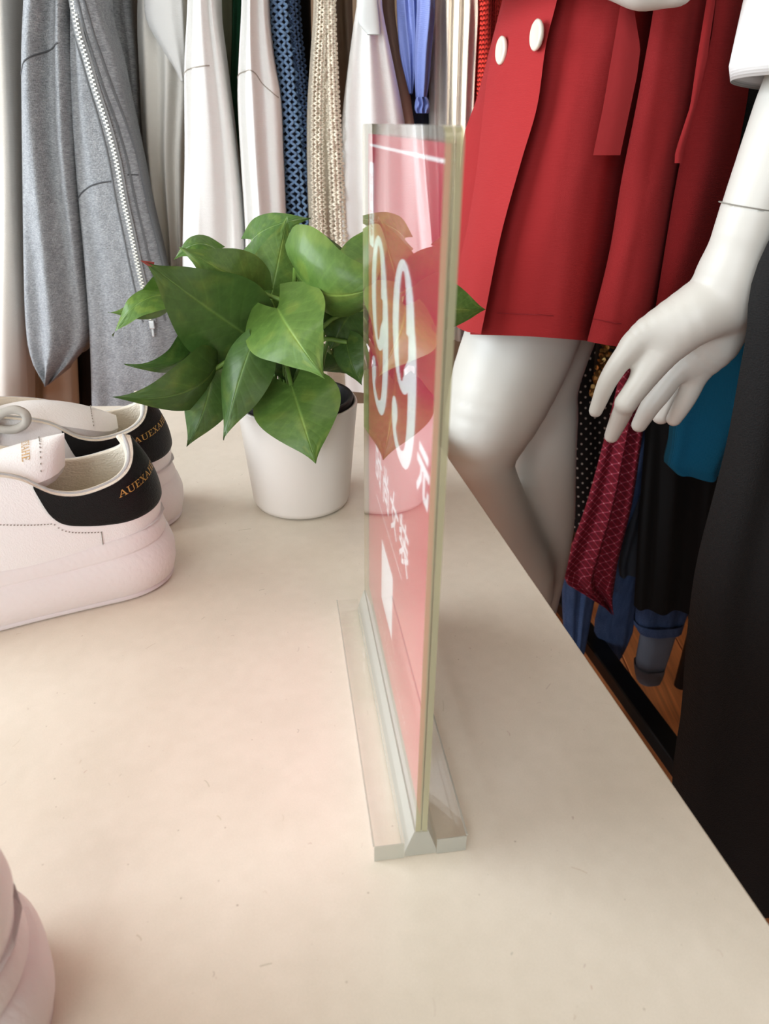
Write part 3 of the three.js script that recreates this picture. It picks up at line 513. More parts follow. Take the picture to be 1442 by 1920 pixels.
  const place = (l, v) => { const py = lerp(TOP, l.hem, v), x = py < 0 ? l.x[0][1] + (py * (l.x[1][1] - l.x[0][1])) / (l.x[1][0] - l.x[0][0]) * 0.75 : alongSmooth(l.x, py), flare = 0.03 * (1 - v); return at(x, py, l.z - flare * (l.z > -0.9 ? 0.5 : 0)); };
  const skirt = new THREE.Group(); skirt.name = 'skirt'; mannequin.add(skirt);
  const strips = [['L', 'A'], ['A', 'B', 0.006], ['B', 'Bi'], ['Bi', 'B2', 'Md', 'C', 'V1'], ['V1', 'P'], ['P', 'Pm', 'PR', 'V2'], ['V2', 'Q'], ['Q', 'Qm', 'R'], ['R', 'R2', 'K', 'L2', 'L']];
  const panelNames = ['side_panel', 'button_placket', 'placket_facing', 'front_panel', 'pleat_underlay', 'pleat', 'pleat_underlay', 'rear_pleat', 'back_panel'];
  strips.forEach((st, k) => {
    const ids = st.filter((q) => typeof q === 'string').map((q) => lines[q]), bulge = st.find((q) => typeof q === 'number') ?? 0;
    const nseg = ids.length - 1, n1 = noise1(400 + k);
    const g = grid(12 * nseg, 60, (i, j) => {
      const u = i * nseg, a = Math.min(nseg - 1, Math.floor(u)), t = u - a, P = ids.map((l) => place(l, j));
      let p;
      if (nseg === 1) { p = P[0].clone().lerp(P[1], t); const nrm = P[1].clone().sub(P[0]); p.addScaledVector(V(-nrm.z, 0, nrm.x).normalize(), bulge * Math.sin(Math.PI * t)); }
      else { const g0 = P[Math.max(0, a - 1)], g1 = P[a], g2 = P[a + 1], g3 = P[Math.min(nseg, a + 2)], h = (c) => 0.5 * (2 * g1[c] + (g2[c] - g0[c]) * t + (2 * g0[c] - 5 * g1[c] + 4 * g2[c] - g3[c]) * t * t + (3 * g1[c] - g0[c] - 3 * g2[c] + g3[c]) * t * t * t); p = V(h('x'), h('y'), h('z')); }
      p.z += 0.0025 * n1(j * 5 + i * 3) * Math.sin(Math.PI * i);
      return [p, i * 0.12 * nseg, j * 0.5];
    });
    wpart(panelNames[k], g, M.red, skirt);
  });
  // hem stitching
  const seamPts = (ids, dy) => { const out = []; for (let a = 0; a + 1 < ids.length; a++) for (let t = 0; t < 1; t += 0.125) { const l0 = lines[ids[a]], l1 = lines[ids[a + 1]]; out.push(at(lerp(along(l0.x, l0.hem - dy), along(l1.x, l1.hem - dy), t), lerp(l0.hem, l1.hem, t) - dy, lerp(l0.z, l1.z, t) + 0.0035)); } return out; };
  wpart('hem_stitching', tube(seamPts(['B2', 'Md', 'C'], 42), 0.0005, 40, 5), M.redthread, skirt);
  wpart('hem_stitching', tube(seamPts(['P', 'Pm', 'PR'], 42), 0.0005, 40, 5), M.redthread, skirt);
  // hanging ties
  const ribbon = (l, rr, z, n = 30, th = 0.004) => { const ys = l.map((q) => q[0]), y0 = ys[0], y1 = ys[ys.length - 1]; const f = (i, j, zz) => { const py = lerp(y0, y1, j); return [at(lerp(along(l, py), along(rr, py), i), py, zz + along(z, py)), i, j]; }; return merged([grid(6, n, (i, j) => f(i, j, th * (0.5 + 0.5 * Math.sin(Math.PI * i)))), grid(6, n, (i, j) => f(i, j, 0)), grid(1, n, (i, j) => f(0, j, i * th * 0.5)), grid(1, n, (i, j) => f(1, j, i * th * 0.5)), grid(6, 1, (i, j) => f(i, 1, j * th * 0.5))]); };
  wpart('waist_tie', ribbon([[-200, 1190], [0, 1165], [100, 1148], [200, 1131], [291, 1112]], [[-200, 1210], [0, 1186], [90, 1201], [140, 1195], [291, 1163]], [[-200, -0.79], [0, -0.786], [291, -0.783]]), M.red, skirt);
  wpart('waist_tie', ribbon([[-200, 1350], [0, 1325], [110, 1307], [200, 1294], [285, 1266], [306, 1265]], [[-200, 1362], [0, 1342], [110, 1326], [200, 1305], [285, 1281], [304, 1279]], [[-200, -0.815], [0, -0.81], [306, -0.80]]), M.red, skirt);
  // buttons on the placket
  const pl = (px, py) => { const a = along(lines.A.x, py), b = along(lines.B.x, py), t = (px - a) / (b - a), pa = at(a, py, lines.A.z), pb = at(b, py, lines.B.z), n = V(-(pb.z - pa.z), 0, pb.x - pa.x).normalize(); if (n.x > 0) n.negate(); return [pa.clone().lerp(pb, t).addScaledVector(n, 0.006 * Math.sin(Math.PI * t) + 0.002), n]; };
  for (const [px, py] of [[955, 95], [1016, 66]]) {
    const [p, n] = pl(px, py), q = new THREE.Quaternion().setFromUnitVectors(V(0, 1, 0), n);
    const b = wpart('button', new THREE.LatheGeometry([[0, -0.003], [0.011, -0.003], [0.0128, -0.001], [0.013, 0.0012], [0.0112, 0.0026], [0.0094, 0.0018], [0, 0.0014]].map((v) => new THREE.Vector2(...v)), 32).applyQuaternion(q).translate(p.x, p.y, p.z), M.button, skirt);
  }
}

// ------------------------------------------------------------------ clothes
// A garment that hangs: rows [py, left, right] trace its near face at the distance z; it reaches D behind that and is folded along its length.
function garmentGeo({ rows, z, D = 0.12, folds = 3, amp = 0.008, seed = 1, NV = 60, sharp = 1, tilt = 0, flat = 0.5, ragged = 0 }) {
  const n1 = noise1(seed), n2 = noise1(seed + 50), y0 = rows[0][0], y1 = rows[rows.length - 1][0], NF = 44, NB = 14, NT = NF + NB;
  const ends = (v) => { const py = lerp(y0, y1, v); return [at(alongSmooth(rows, py, 1), py, z), at(alongSmooth(rows, py, 2), py, z)]; };
  const phase = n2(3.3) * 3;
  const onFace = (s, j, l, r) => {
    const w = r.x - l.x, R = Math.min(D / 2, Math.abs(w) * flat), e = Math.abs(2 * s - 1), cap = R * (Math.pow(Math.max(0, 1 - Math.pow(e, 2.6)), 1 / 2.6) - 1);
    let fo = Math.sin(6.283 * (folds * s + phase + 0.35 * n1(j * 2.2)) + n2(s * 3) * 1.6); fo = Math.sign(fo) * Math.pow(Math.abs(fo), sharp) + 0.5 * n1(s * folds * 2.7 + 11 + j * 0.8);
    const p = l.clone().lerp(r, s); p.z += cap + amp * fo * Math.pow(Math.sin(Math.PI * s), 0.5) + tilt * (s - 0.5); return p;
  };
  const g = grid(NT, NV, (i, j, a, b) => {
    const [l, r] = ends(j), w = r.x - l.x, R = Math.min(D / 2, Math.abs(w) * flat);
    let p, u;
    if (a <= NF) {
      const s = a / NF; p = onFace(s, j, l, r); u = s * (Math.abs(w) + R);
      if (j === 1 && ragged) p.y += ragged * n1(s * 9);
    } else {
      const s = 1 - (a - NF) / NB, e = Math.abs(2 * s - 1), cap = (D - R) * (1 - 0.15 * e) * Math.sqrt(Math.max(0, 1 - Math.pow(e, 6)));
      p = l.clone().lerp(r, s); p.z += -R - cap + tilt * (s - 0.5); u = -s * (Math.abs(w) + R);
    }
    return [p, u, -p.y];
  }, true);
  // the place on the near face seen at a pixel
  g.userData.face = (px, py) => { const j = clamp((py - y0) / (y1 - y0), 0, 1), [l, r] = ends(j), x = at(px, py, z).x; return onFace(clamp((x - l.x) / (r.x - l.x), 0.004, 0.996), j, l, r); };
  return g;
}
// a line sewn on the near face of a garment
const sewn = (face, pts, r, m, parent, name = 'seam', lift = 0) => { const c = new THREE.CatmullRomCurve3(pts.map(([x, y]) => V(x, y, 0))), n = pts.length * 5; return wpart(name, tube(Array.from({ length: n + 1 }, (_, k) => { const q = c.getPoint(k / n), p = face(q.x, q.y); p.z += lift; return p; }), r, n * 2, 6), m, parent); };
const faces = new Map();
function garment(name, label, category, group, spec, m) {
  const g = garmentGeo(spec); g.computeBoundingBox(); const c = g.boundingBox.getCenter(V(0, 0, 0));
  const o = thing(name, label, category, group, [c.x, g.boundingBox.min.y, c.z]);
  wpart(spec.part ?? 'cloth', g, m, o); faces.set(o, g.userData.face); return o;
}
const RAIL = -1.2, UP = -330;   // distance of the back rail; row of the photograph at which the clothes meet it
const gar = (name, label, cat, spec, m, group) => garment(name, label, cat, group, { ...spec, rows: [[UP, (spec.rows[0][1] + spec.rows[0][2]) / 2 - 22, (spec.rows[0][1] + spec.rows[0][2]) / 2 + 22], ...spec.rows] }, m);
{
  gar('cream_coat', 'cream coat hanging at the far left of the back rail', 'coat', { rows: [[0, -40, 30], [300, -40, 34], [600, -35, 40], [800, -30, 60]], z: -1.21, D: 0.05, folds: 2, amp: 0.01, seed: 601 }, M.tan);
  gar('long_cream_dress', 'long cream dress showing below the grey sleeve', 'dress', { rows: [[0, 40, 100], [400, 20, 120], [600, 18, 122], [790, 20, 132]], z: -1.27, D: 0.08, folds: 3, amp: 0.012, seed: 603 }, M.cream);
  gar('ivory_trousers', 'ivory trouser leg hanging lowest at the left edge', 'trousers', { rows: [[0, -60, 0], [300, -60, 12], [600, -60, 26], [800, -60, 34]], z: -1.10, D: 0.1, folds: 1, amp: 0.006, seed: 605 }, M.offwhite);
  gar('black_trousers', 'black trousers seen in the gap between the pointed grey sleeve and the zip jacket', 'trousers', { rows: [[0, 110, 140], [500, 118, 160], [660, 122, 166], [800, 140, 172]], z: -1.36, D: 0.06, folds: 1, amp: 0.006, seed: 607 }, M.blackcloth);
  // grey sweatshirt sleeve
  const a = gar('grey_sweatshirt', 'grey marl sweatshirt with a dropped sleeve ending in a point', 'sweatshirt', { rows: [[0, 28, 118], [80, 23, 122], [137, 22, 126], [300, 24, 130], [500, 28, 144], [640, 35, 152], [690, 55, 122], [718, 82, 92], [723, 85, 89]], z: -1.08, D: 0.1, folds: 1.4, amp: 0.012, seed: 611, part: 'sleeve' }, M.grey);
  sewn(faces.get(a), [[24, 138], [38, 125], [60, 108], [84, 92], [108, 80]], 0.0011, M.greythread, a);
  wpart('body', garmentGeo({ rows: [[UP, 90, 130], [0, 62, 138], [150, 90, 145], [400, 105, 152], [600, 112, 156], [662, 118, 156]], z: -1.19, D: 0.1, folds: 1, amp: 0.01, seed: 613 }), M.grey, a);
  // grey zip jacket
  const j = gar('grey_zip_jacket', 'grey marl jacket with a long silver zip down its edge', 'jacket', { rows: [[0, 128, 176], [100, 125, 205], [200, 126, 228], [330, 134, 258], [380, 138, 268], [500, 148, 298], [640, 156, 330], [790, 160, 345]], z: -1.09, D: 0.1, folds: 1.2, amp: 0.006, seed: 621, flat: 0.25, part: 'front' }, M.grey);
  wpart('back', garmentGeo({ rows: [[UP, 190, 230], [0, 178, 236], [130, 205, 248], [300, 225, 262], [450, 240, 302], [600, 250, 325]], z: -1.2, D: 0.1, folds: 1, amp: 0.008, seed: 623 }), M.grey, j);
  const zip = [[138, 0], [152, 60], [165, 105], [183, 168], [203, 232], [220, 298], [234, 372], [247, 430], [262, 500], [276, 560], [287, 603]];
  const jf = faces.get(j);
  for (const off of [-13, 15, 30]) sewn(jf, zip.map(([x, y]) => [x + off * (0.7 + y / 900), y]), 0.0019, M.grey, j, 'piping', -0.0006);
  const zp = new THREE.CatmullRomCurve3(zip.map(([x, y]) => jf(x, y))), teeth = [];
  wpart('zip_tape', grid(4, 80, (i, k) => { const p = zp.getPoint(k); p.x += (i - 0.5) * 0.012; p.z += 0.0008 + 0.0014 * Math.sin(Math.PI * i); return [p, i * 0.015, k]; }), S({ color: '#8f9294', roughness: 0.85 }), j);
  for (let k = 0; k < 170; k++) { const p = zp.getPointAt(k / 170); teeth.push(box(0.0034, 0.0016, 0.0022, p.x + (k % 2 ? 0.0014 : -0.0014), p.y, p.z + 0.0028)); }
  wpart('zip_teeth', merged(teeth), S({ color: '#d2cfc2', roughness: 0.35, metalness: 0.9 }), j).userData.kind = 'stuff';
  const pe = zp.getPoint(1); wpart('zip_pull', merged([rbox(0.008, 0.012, 0.004, 0.001, pe.x, pe.y - 0.003, pe.z + 0.005), rbox(0.004, 0.014, 0.002, 0.0008, pe.x, pe.y - 0.014, pe.z + 0.0055)]), M.chrome, j);
  sewn(jf, [[139, 377], [152, 360], [170, 349], [192, 342], [213, 339]], 0.0011, M.greythread, j);
  sewn(jf, [[238, 328], [246, 328], [254, 329]], 0.0009, M.greythread, j);
  // white and cream
  const w1 = gar('cream_blouse', 'cream blouse with a wide turned-back collar next to the zip jacket', 'blouse', { rows: [[0, 246, 345], [150, 250, 345], [300, 262, 338], [460, 290, 340], [640, 310, 345], [735, 315, 345]], z: -1.2, D: 0.08, folds: 2.3, amp: 0.009, seed: 631 }, M.offwhite);
  wpart('collar', garmentGeo({ rows: [[-260, 250, 320], [0, 266, 340], [40, 272, 342], [90, 300, 344], [130, 326, 345], [152, 338, 346]], z: -1.185, D: 0.02, folds: 0.7, amp: 0.004, seed: 633 }), M.white, w1);
  const wh = (name, label, rows, z, seed, seam) => { const o = gar(name, label, 'sweater', { rows, z, D: 0.1, folds: 2.2, amp: 0.009, seed }, M.white, 'white sweaters on the back rail'); if (seam) sewn(faces.get(o), seam, 0.0008, S({ color: '#a8a198', roughness: 0.9 }), o); return o; };
  wh('white_sweater', 'white sweater sleeve with a shoulder seam hanging above the plant\'s left leaves', [[0, 348, 397], [120, 340, 412], [300, 338, 436], [450, 332, 452], [600, 330, 456], [738, 326, 440]], -1.09, 641, [[341, 140, -0.02], [352, 129, -0.003], [372, 126, 0.004], [392, 123, 0.003]]);
  gar('olive_shirt', 'dull olive shirt seen as a sliver between two white sweaters', 'shirt', { rows: [[0, 388, 436], [200, 396, 440], [500, 400, 440]], z: -1.2, D: 0.07, folds: 1.5, amp: 0.006, seed: 645 }, M.olive);
  gar('red_sweater', 'red sweater seen as a small sliver behind the olive shirt', 'sweater', { rows: [[0, 425, 442], [90, 428, 442], [130, 430, 441]], z: -1.29, D: 0.06, folds: 1, amp: 0.004, seed: 646 }, M.redknit);
  gar('dark_green_dress', 'dark green dress seen as a narrow strip beside the olive shirt', 'dress', { rows: [[0, 434, 452], [200, 430, 446], [500, 430, 450]], z: -1.205, D: 0.07, folds: 1, amp: 0.004, seed: 647 }, M.green);
  wh('white_sweater', 'white sweater sleeve with two shoulder seams left of the blue openwork knit', [[0, 450, 496], [100, 444, 506], [180, 440, 520], [300, 446, 526], [430, 454, 532], [600, 455, 540], [735, 450, 540]], -1.10, 651, [[441, 146, -0.02], [452, 136, -0.003], [468, 132, 0.005], [478, 136, 0.005], [490, 156, 0.003], [508, 172, -0.006], [519, 182, -0.02]]);
  // blue openwork knit: yarn round a navy slip
  const bk = gar('blue_openwork_cardigan', 'blue open-knit cardigan over a navy slip', 'cardigan', { rows: [[0, 494, 540], [150, 512, 560], [300, 520, 580], [470, 528, 600], [735, 530, 620]], z: -1.16, D: 0.09, folds: 1, amp: 0.004, seed: 661, part: 'slip' }, M.navy);
  const openwork = (rows, z, cols, period, rad, amp2, seed) => { const out = [], n1 = noise1(seed), y0 = rows[0][0], y1 = rows[rows.length - 1][0]; for (let c = 0; c <= cols; c++) { const pts = [], n = Math.round((y1 - y0) / period * 8); for (let k = 0; k <= n; k++) { const py = lerp(y0, y1, k / n), l = alongSmooth(rows, py, 1), r = alongSmooth(rows, py, 2), w = (r - l) / cols, s = clamp(c / cols + (c > 0 && c < cols ? 0 : 0), 0, 1), wob = 0.46 * w * Math.sin(k / 8 * Math.PI * 2 + (c % 2 ? Math.PI : 0)) * (0.8 + 0.4 * n1(k * 0.21 + c * 5)), px = lerp(l, r, s) + wob, e = Math.abs(2 * s - 1); pts.push(at(px, py, z - 0.02 * e * e + amp2 * Math.cos(k / 4 * Math.PI * 2) + 0.003 * n1(k * 0.13 + c))); } out.push(new THREE.TubeGeometry(new THREE.CatmullRomCurve3(pts), n * 2, rad, 5, false)); } return merged(out); };
  wpart('openwork_front', openwork([[UP, 505, 540], [0, 508, 542], [150, 524, 556], [300, 534, 570], [470, 548, 590], [600, 555, 600]], -1.135, 4, 15, 0.0019, 0.001, 71), M.blueyarn, bk).userData.kind = 'stuff';
  wpart('openwork_edge', openwork([[UP, 535, 556], [0, 536, 560], [150, 552, 574], [300, 566, 594], [470, 584, 606], [600, 592, 618]], -1.15, 4, 11, 0.0016, 0.001, 73), M.darkblueyarn, bk).userData.kind = 'stuff';
  gar('black_dress', 'black dress hanging between the blue knit and the cream lace knit', 'dress', { rows: [[0, 530, 580], [180, 550, 584], [300, 560, 588], [460, 566, 600]], z: -1.28, D: 0.07, folds: 1, amp: 0.005, seed: 665 }, M.blackcloth);
  const lk = gar('cream_lace_cardigan', 'cream lace-knit cardigan with rows of eyelets above the plant', 'cardigan', { rows: [[0, 586, 626], [100, 580, 626], [200, 573, 632], [300, 572, 638], [400, 574, 646], [470, 576, 648], [735, 580, 660]], z: -1.13, D: 0.1, folds: 1.6, amp: 0.009, seed: 671 }, M.lace);
  wpart('lace_panel', openwork([[UP, 596, 612], [0, 597, 613], [150, 588, 608], [300, 586, 606], [470, 590, 612]], -1.105, 3, 9, 0.0013, 0.001, 75), M.creamyarn, lk).userData.kind = 'stuff';
  wpart('lace_edge', openwork([[UP, 610, 626], [0, 610, 627], [150, 612, 632], [300, 618, 640], [470, 624, 650]], -1.107, 3, 9, 0.0016, 0.0012, 77), M.creamyarn, lk).userData.kind = 'stuff';
  gar('beige_trousers', 'beige trousers hanging beside the cream lace knit', 'trousers', { rows: [[0, 622, 660], [200, 628, 668], [400, 634, 668], [700, 640, 672]], z: -1.25, D: 0.07, folds: 1.4, amp: 0.006, seed: 675 }, M.taupe);
  const ws = gar('white_shirt', 'white shirt flaring out behind the top of the sign', 'shirt', { rows: [[0, 668, 716], [40, 662, 722], [200, 640, 755], [300, 632, 770], [460, 632, 790], [740, 640, 800]], z: -1.115, D: 0.1, folds: 2.4, amp: 0.006, seed: 681 }, M.white);
  wpart('hair_tie', garmentGeo({ rows: [[-40, 676, 706], [0, 674, 708], [40, 672, 712], [64, 688, 714]], z: -1.095, D: 0.012, folds: 0, amp: 0, seed: 683 }), PH({ color: '#d6dcda', roughness: 0.6 }), ws);
  gar('beige_blouse', 'dusky beige blouse half behind the white shirt', 'blouse', { rows: [[0, 702, 740], [100, 718, 752], [200, 726, 776], [300, 730, 792], [500, 735, 800]], z: -1.225, D: 0.06, folds: 1, amp: 0.005, seed: 685 }, M.beige);
  const pb = gar('blue_shirt', 'periwinkle blue shirt with a gathered cuff above the sign', 'shirt', { rows: [[0, 744, 784], [100, 750, 782], [160, 764, 776], [175, 768, 774]], z: -1.15, D: 0.06, folds: 1.8, amp: 0.006, seed: 691 }, M.periwinkle);
  wpart('sleeve', garmentGeo({ rows: [[UP, 780, 800], [0, 782, 817], [100, 778, 810], [150, 778, 806], [182, 780, 801]], z: -1.125, D: 0.06, folds: 1.6, amp: 0.006, seed: 692 }), M.periwinkle, pb);
  wpart('cuff', garmentGeo({ rows: [[182, 781, 801], [190, 779, 805], [204, 778, 807], [212, 781, 806]], z: -1.122, D: 0.05, folds: 3, amp: 0.005, seed: 693, NV: 12 }), M.periwinkle, pb);
  gar('navy_trousers', 'navy trousers showing just below the blue cuff', 'trousers', { rows: [[0, 760, 812], [180, 770, 806], [300, 780, 806], [700, 780, 806]], z: -1.225, D: 0.06, folds: 1, amp: 0.004, seed: 695 }, M.navy);
  gar('ivory_pleated_dress', 'ivory pleated dress brightly lit between the blue shirt and the red skirt', 'dress', { rows: [[0, 806, 902], [100, 806, 898], [240, 806, 892], [420, 804, 890], [640, 800, 880]], z: -1.2, D: 0.1, folds: 4.4, amp: 0.011, seed: 701 }, M.offwhite);
  gar('red_openwork_sweater', 'red openwork knit sweater behind the red skirt', 'sweater', { rows: [[0, 896, 960], [200, 892, 955], [420, 890, 950]], z: -1.22, D: 0.1, folds: 2, amp: 0.006, seed: 705 }, M.redknit);
  // the rail that carries them
  const top = at(450, UP, RAIL), o = thing('clothes_rail', 'black back rail that carries the row of clothes', 'clothes rail', null, [0, 0, RAIL]);
  part('bar', new THREE.CylinderGeometry(0.014, 0.014, 2.0, 16).rotateZ(Math.PI / 2).translate(-0.35, top.y + 0.005, 0), M.black, o);
  for (const x of [-1.34, 0.64]) part('upright', new THREE.CylinderGeometry(0.014, 0.014, top.y, 16).translate(x, top.y / 2, 0), M.black, o);
}
// ------------------------------------------------------------------ rolling rack on the right
{
  const o = thing('rolling_rack', 'black rolling clothes rack on castors behind the mannequin', 'clothes rack', null, [0.62, 0, -1.1]);
  const dirx = 0.213, base = (x0, y, z) => V(x0 + dirx * (z + 1.1), y, z);
  const beam = (a, b, w, h) => { const d = b.clone().sub(a), g = rbox(w, h, d.length(), 0.004); return g.applyQuaternion(new THREE.Quaternion().setFromUnitVectors(V(0, 0, 1), d.clone().normalize())).translate((a.x + b.x) / 2, (a.y + b.y) / 2, (a.z + b.z) / 2); };
  wpart('base_rail', beam(base(0.45, 0.12, -1.44), base(0.45, 0.12, -0.35), 0.04, 0.03), M.black, o);
  wpart('base_rail', beam(base(0.82, 0.12, -1.44), base(0.82, 0.12, -0.35), 0.04, 0.03), M.black, o);
  for (const z of [-1.42, -0.37]) wpart('cross_bar', beam(base(0.45, 0.105, z), base(0.82, 0.105, z), 0.03, 0.03), M.black, o);
  for (const z of [-1.42, -0.37]) wpart('upright', beam(base(0.65, 0.1, z), base(0.65, 1.55, z), 0.03, 0.03), M.black, o);
  wpart('bar', beam(base(0.65, 1.55, -1.56), base(0.65, 1.55, -0.31), 0.028, 0.028), M.black, o);
  for (const z of [-1.42, -0.37]) for (const x of [0.45, 0.82]) {
    const p = base(x, 0, z), c = new THREE.Group(); c.name = 'castor'; c.position.set(p.x - o.position.x, 0, p.z - o.position.z); o.add(c);
    part('wheel', new THREE.CylinderGeometry(0.035, 0.035, 0.022, 24).rotateZ(Math.PI / 2).translate(0, 0.035, 0), M.rubber, c);
    part('fork', merged([rbox(0.004, 0.06, 0.03, 0.001, -0.016, 0.055, 0), rbox(0.004, 0.06, 0.03, 0.001, 0.016, 0.055, 0), rbox(0.036, 0.012, 0.034, 0.002, 0, 0.088, 0)]), M.black, c);
  }
  // garments from the far end of the rack to the near end
  const rg = (name, label, cat, spec, m) => garment(name, label, cat, null, spec, m);
  rg('polka_dot_dress', 'black dress with small white dots between the mannequin leg and the plaid dress', 'dress', { rows: [[-140, 1150, 1180], [300, 1060, 1320], [640, 1060, 1280], [800, 1062, 1250], [1000, 1070, 1230]], z: -1.42, D: 0.05, folds: 3, amp: 0.01, seed: 801 }, M.polka);
  const sq = rg('sequin_blouse', 'black blouse with a gold sequin edge behind the skirt hem', 'blouse', { rows: [[-140, 1170, 1190], [300, 1118, 1300], [600, 1126, 1250], [700, 1118, 1230], [740, 1116, 1225]], z: -1.36, D: 0.04, folds: 2, amp: 0.006, seed: 803 }, M.blackcloth);
  { const r = rng(88), gs = []; for (let k = 0; k < 150; k++) { const t = r(), px = lerp(1138, 1112, t) + (r() - 0.3) * 22, py = lerp(630, 738, t) + r() * 8, p = at(px, py, -1.345 + r() * 0.006); gs.push(new THREE.CircleGeometry(0.0042, 8).rotateX((r() - 0.5) * 1.6).rotateY((r() - 0.5) * 1.6).translate(p.x, p.y, p.z)); } wpart('sequin_edging', merged(gs), M.sequin, sq).userData.kind = 'stuff'; }
  rg('plaid_dress', 'dark red dress with a white check hanging below the mannequin hand', 'dress', { rows: [[-140, 1190, 1215], [400, 1190, 1330], [700, 1168, 1236], [800, 1146, 1214], [950, 1105, 1190], [1060, 1066, 1163], [1095, 1058, 1158], [1115, 1085, 1154], [1147, 1143, 1149]], z: -1.1, D: 0.035, folds: 2, amp: 0.012, seed: 805 }, M.plaid);
  rg('folded_jeans', 'blue jeans hanging behind the plaid dress, next to the table edge', 'jeans', { rows: [[-140, 1200, 1220], [500, 1205, 1290], [800, 1170, 1250], [950, 1125, 1200], [1060, 1075, 1150], [1090, 1059, 1130], [1230, 1062, 1100]], z: -1.145, D: 0.04, folds: 1, amp: 0.006, seed: 807 }, M.denim);
  rg('slate_jeans', 'dark slate trousers hanging just right of the plaid dress', 'trousers', { rows: [[-140, 1215, 1240], [500, 1225, 1330], [800, 1212, 1275], [950, 1190, 1260], [1070, 1162, 1222], [1085, 1165, 1216]], z: -1.15, D: 0.025, folds: 1.3, amp: 0.008, seed: 809 }, M.slate);
  rg('blue_jeans', 'mid-blue jeans leg whose foot shows under the slate trousers', 'jeans', { rows: [[-140, 1225, 1250], [700, 1225, 1290], [1040, 1160, 1215], [1150, 1124, 1196], [1195, 1118, 1190], [1238, 1146, 1168]], z: -1.18, D: 0.03, folds: 1, amp: 0.004, seed: 811 }, M.denim);
  rg('black_skirt', 'long black skirt hanging under the teal sweater', 'skirt', { rows: [[-140, 1260, 1300], [500, 1240, 1420], [800, 1220, 1400], [1000, 1205, 1372], [1090, 1200, 1360], [1150, 1196, 1345]], z: -1.08, D: 0.05, folds: 3, amp: 0.008, seed: 813 }, M.blackcloth);
  const ju = rg('cuffed_jeans', 'dark blue jeans with a pale turned-up cuff hanging nearest the floor', 'jeans', { rows: [[-140, 1290, 1320], [700, 1230, 1340], [1080, 1205, 1310], [1150, 1200, 1300], [1180, 1198, 1290], [1196, 1202, 1285]], z: -1.115, D: 0.05, folds: 1, amp: 0.006, seed: 815, part: 'leg' }, M.denim);
  wpart('turn_up', garmentGeo({ rows: [[1180, 1197, 1289], [1190, 1198, 1288], [1197, 1204, 1285]], z: -1.108, D: 0.06, folds: 0, amp: 0.002, seed: 816, NV: 10 }), M.denim, ju);
  wpart('inner_leg', garmentGeo({ rows: [[1185, 1213, 1280], [1240, 1203, 1262], [1268, 1199, 1252], [1285, 1200, 1246]], z: -1.12, D: 0.05, folds: 0.6, amp: 0.003, seed: 817, NV: 20 }), M.palenim, ju);
  wpart('cuff', garmentGeo({ rows: [[1263, 1198, 1254], [1275, 1198, 1251], [1287, 1200, 1244]], z: -1.116, D: 0.056, folds: 0, amp: 0.001, seed: 818, NV: 8 }), M.palenim, ju);
  rg('teal_sweater', 'teal ribbed sweater hanging right of the mannequin hand', 'sweater', { rows: [[-140, 1330, 1360], [400, 1300, 1480], [600, 1275, 1470], [760, 1272, 1430], [850, 1265, 1388], [885, 1258, 1372], [898, 1275, 1366]], z: -0.98, D: 0.06, folds: 1.6, amp: 0.01, seed: 821 }, M.teal);
  rg('black_jacket', 'black jacket hanging behind the mannequin\'s bare arm', 'jacket', { rows: [[-140, 1440, 1480], [0, 1395, 1560], [300, 1378, 1620], [560, 1385, 1640], [640, 1400, 1640]], z: -0.945, D: 0.025, folds: 2, amp: 0.006, seed: 829 }, M.coat);
  rg('black_coat', 'long black wool coat at the right edge of the picture, reaching below the table top', 'coat', { rows: [[-700, 1850, 1900], [-100, 1740, 1990], [300, 1580, 2050], [480, 1476, 2060], [560, 1446, 2060], [650, 1437, 2060], [700, 1427, 2060], [850, 1398, 2060], [950, 1372, 2060], [1100, 1332, 2060], [1250, 1311, 2060], [1380, 1300, 2060], [1480, 1284, 2060], [1720, 1270, 2060]], z: -0.62, D: 0.08, folds: 5, amp: 0.01, seed: 831 }, M.coat);
}

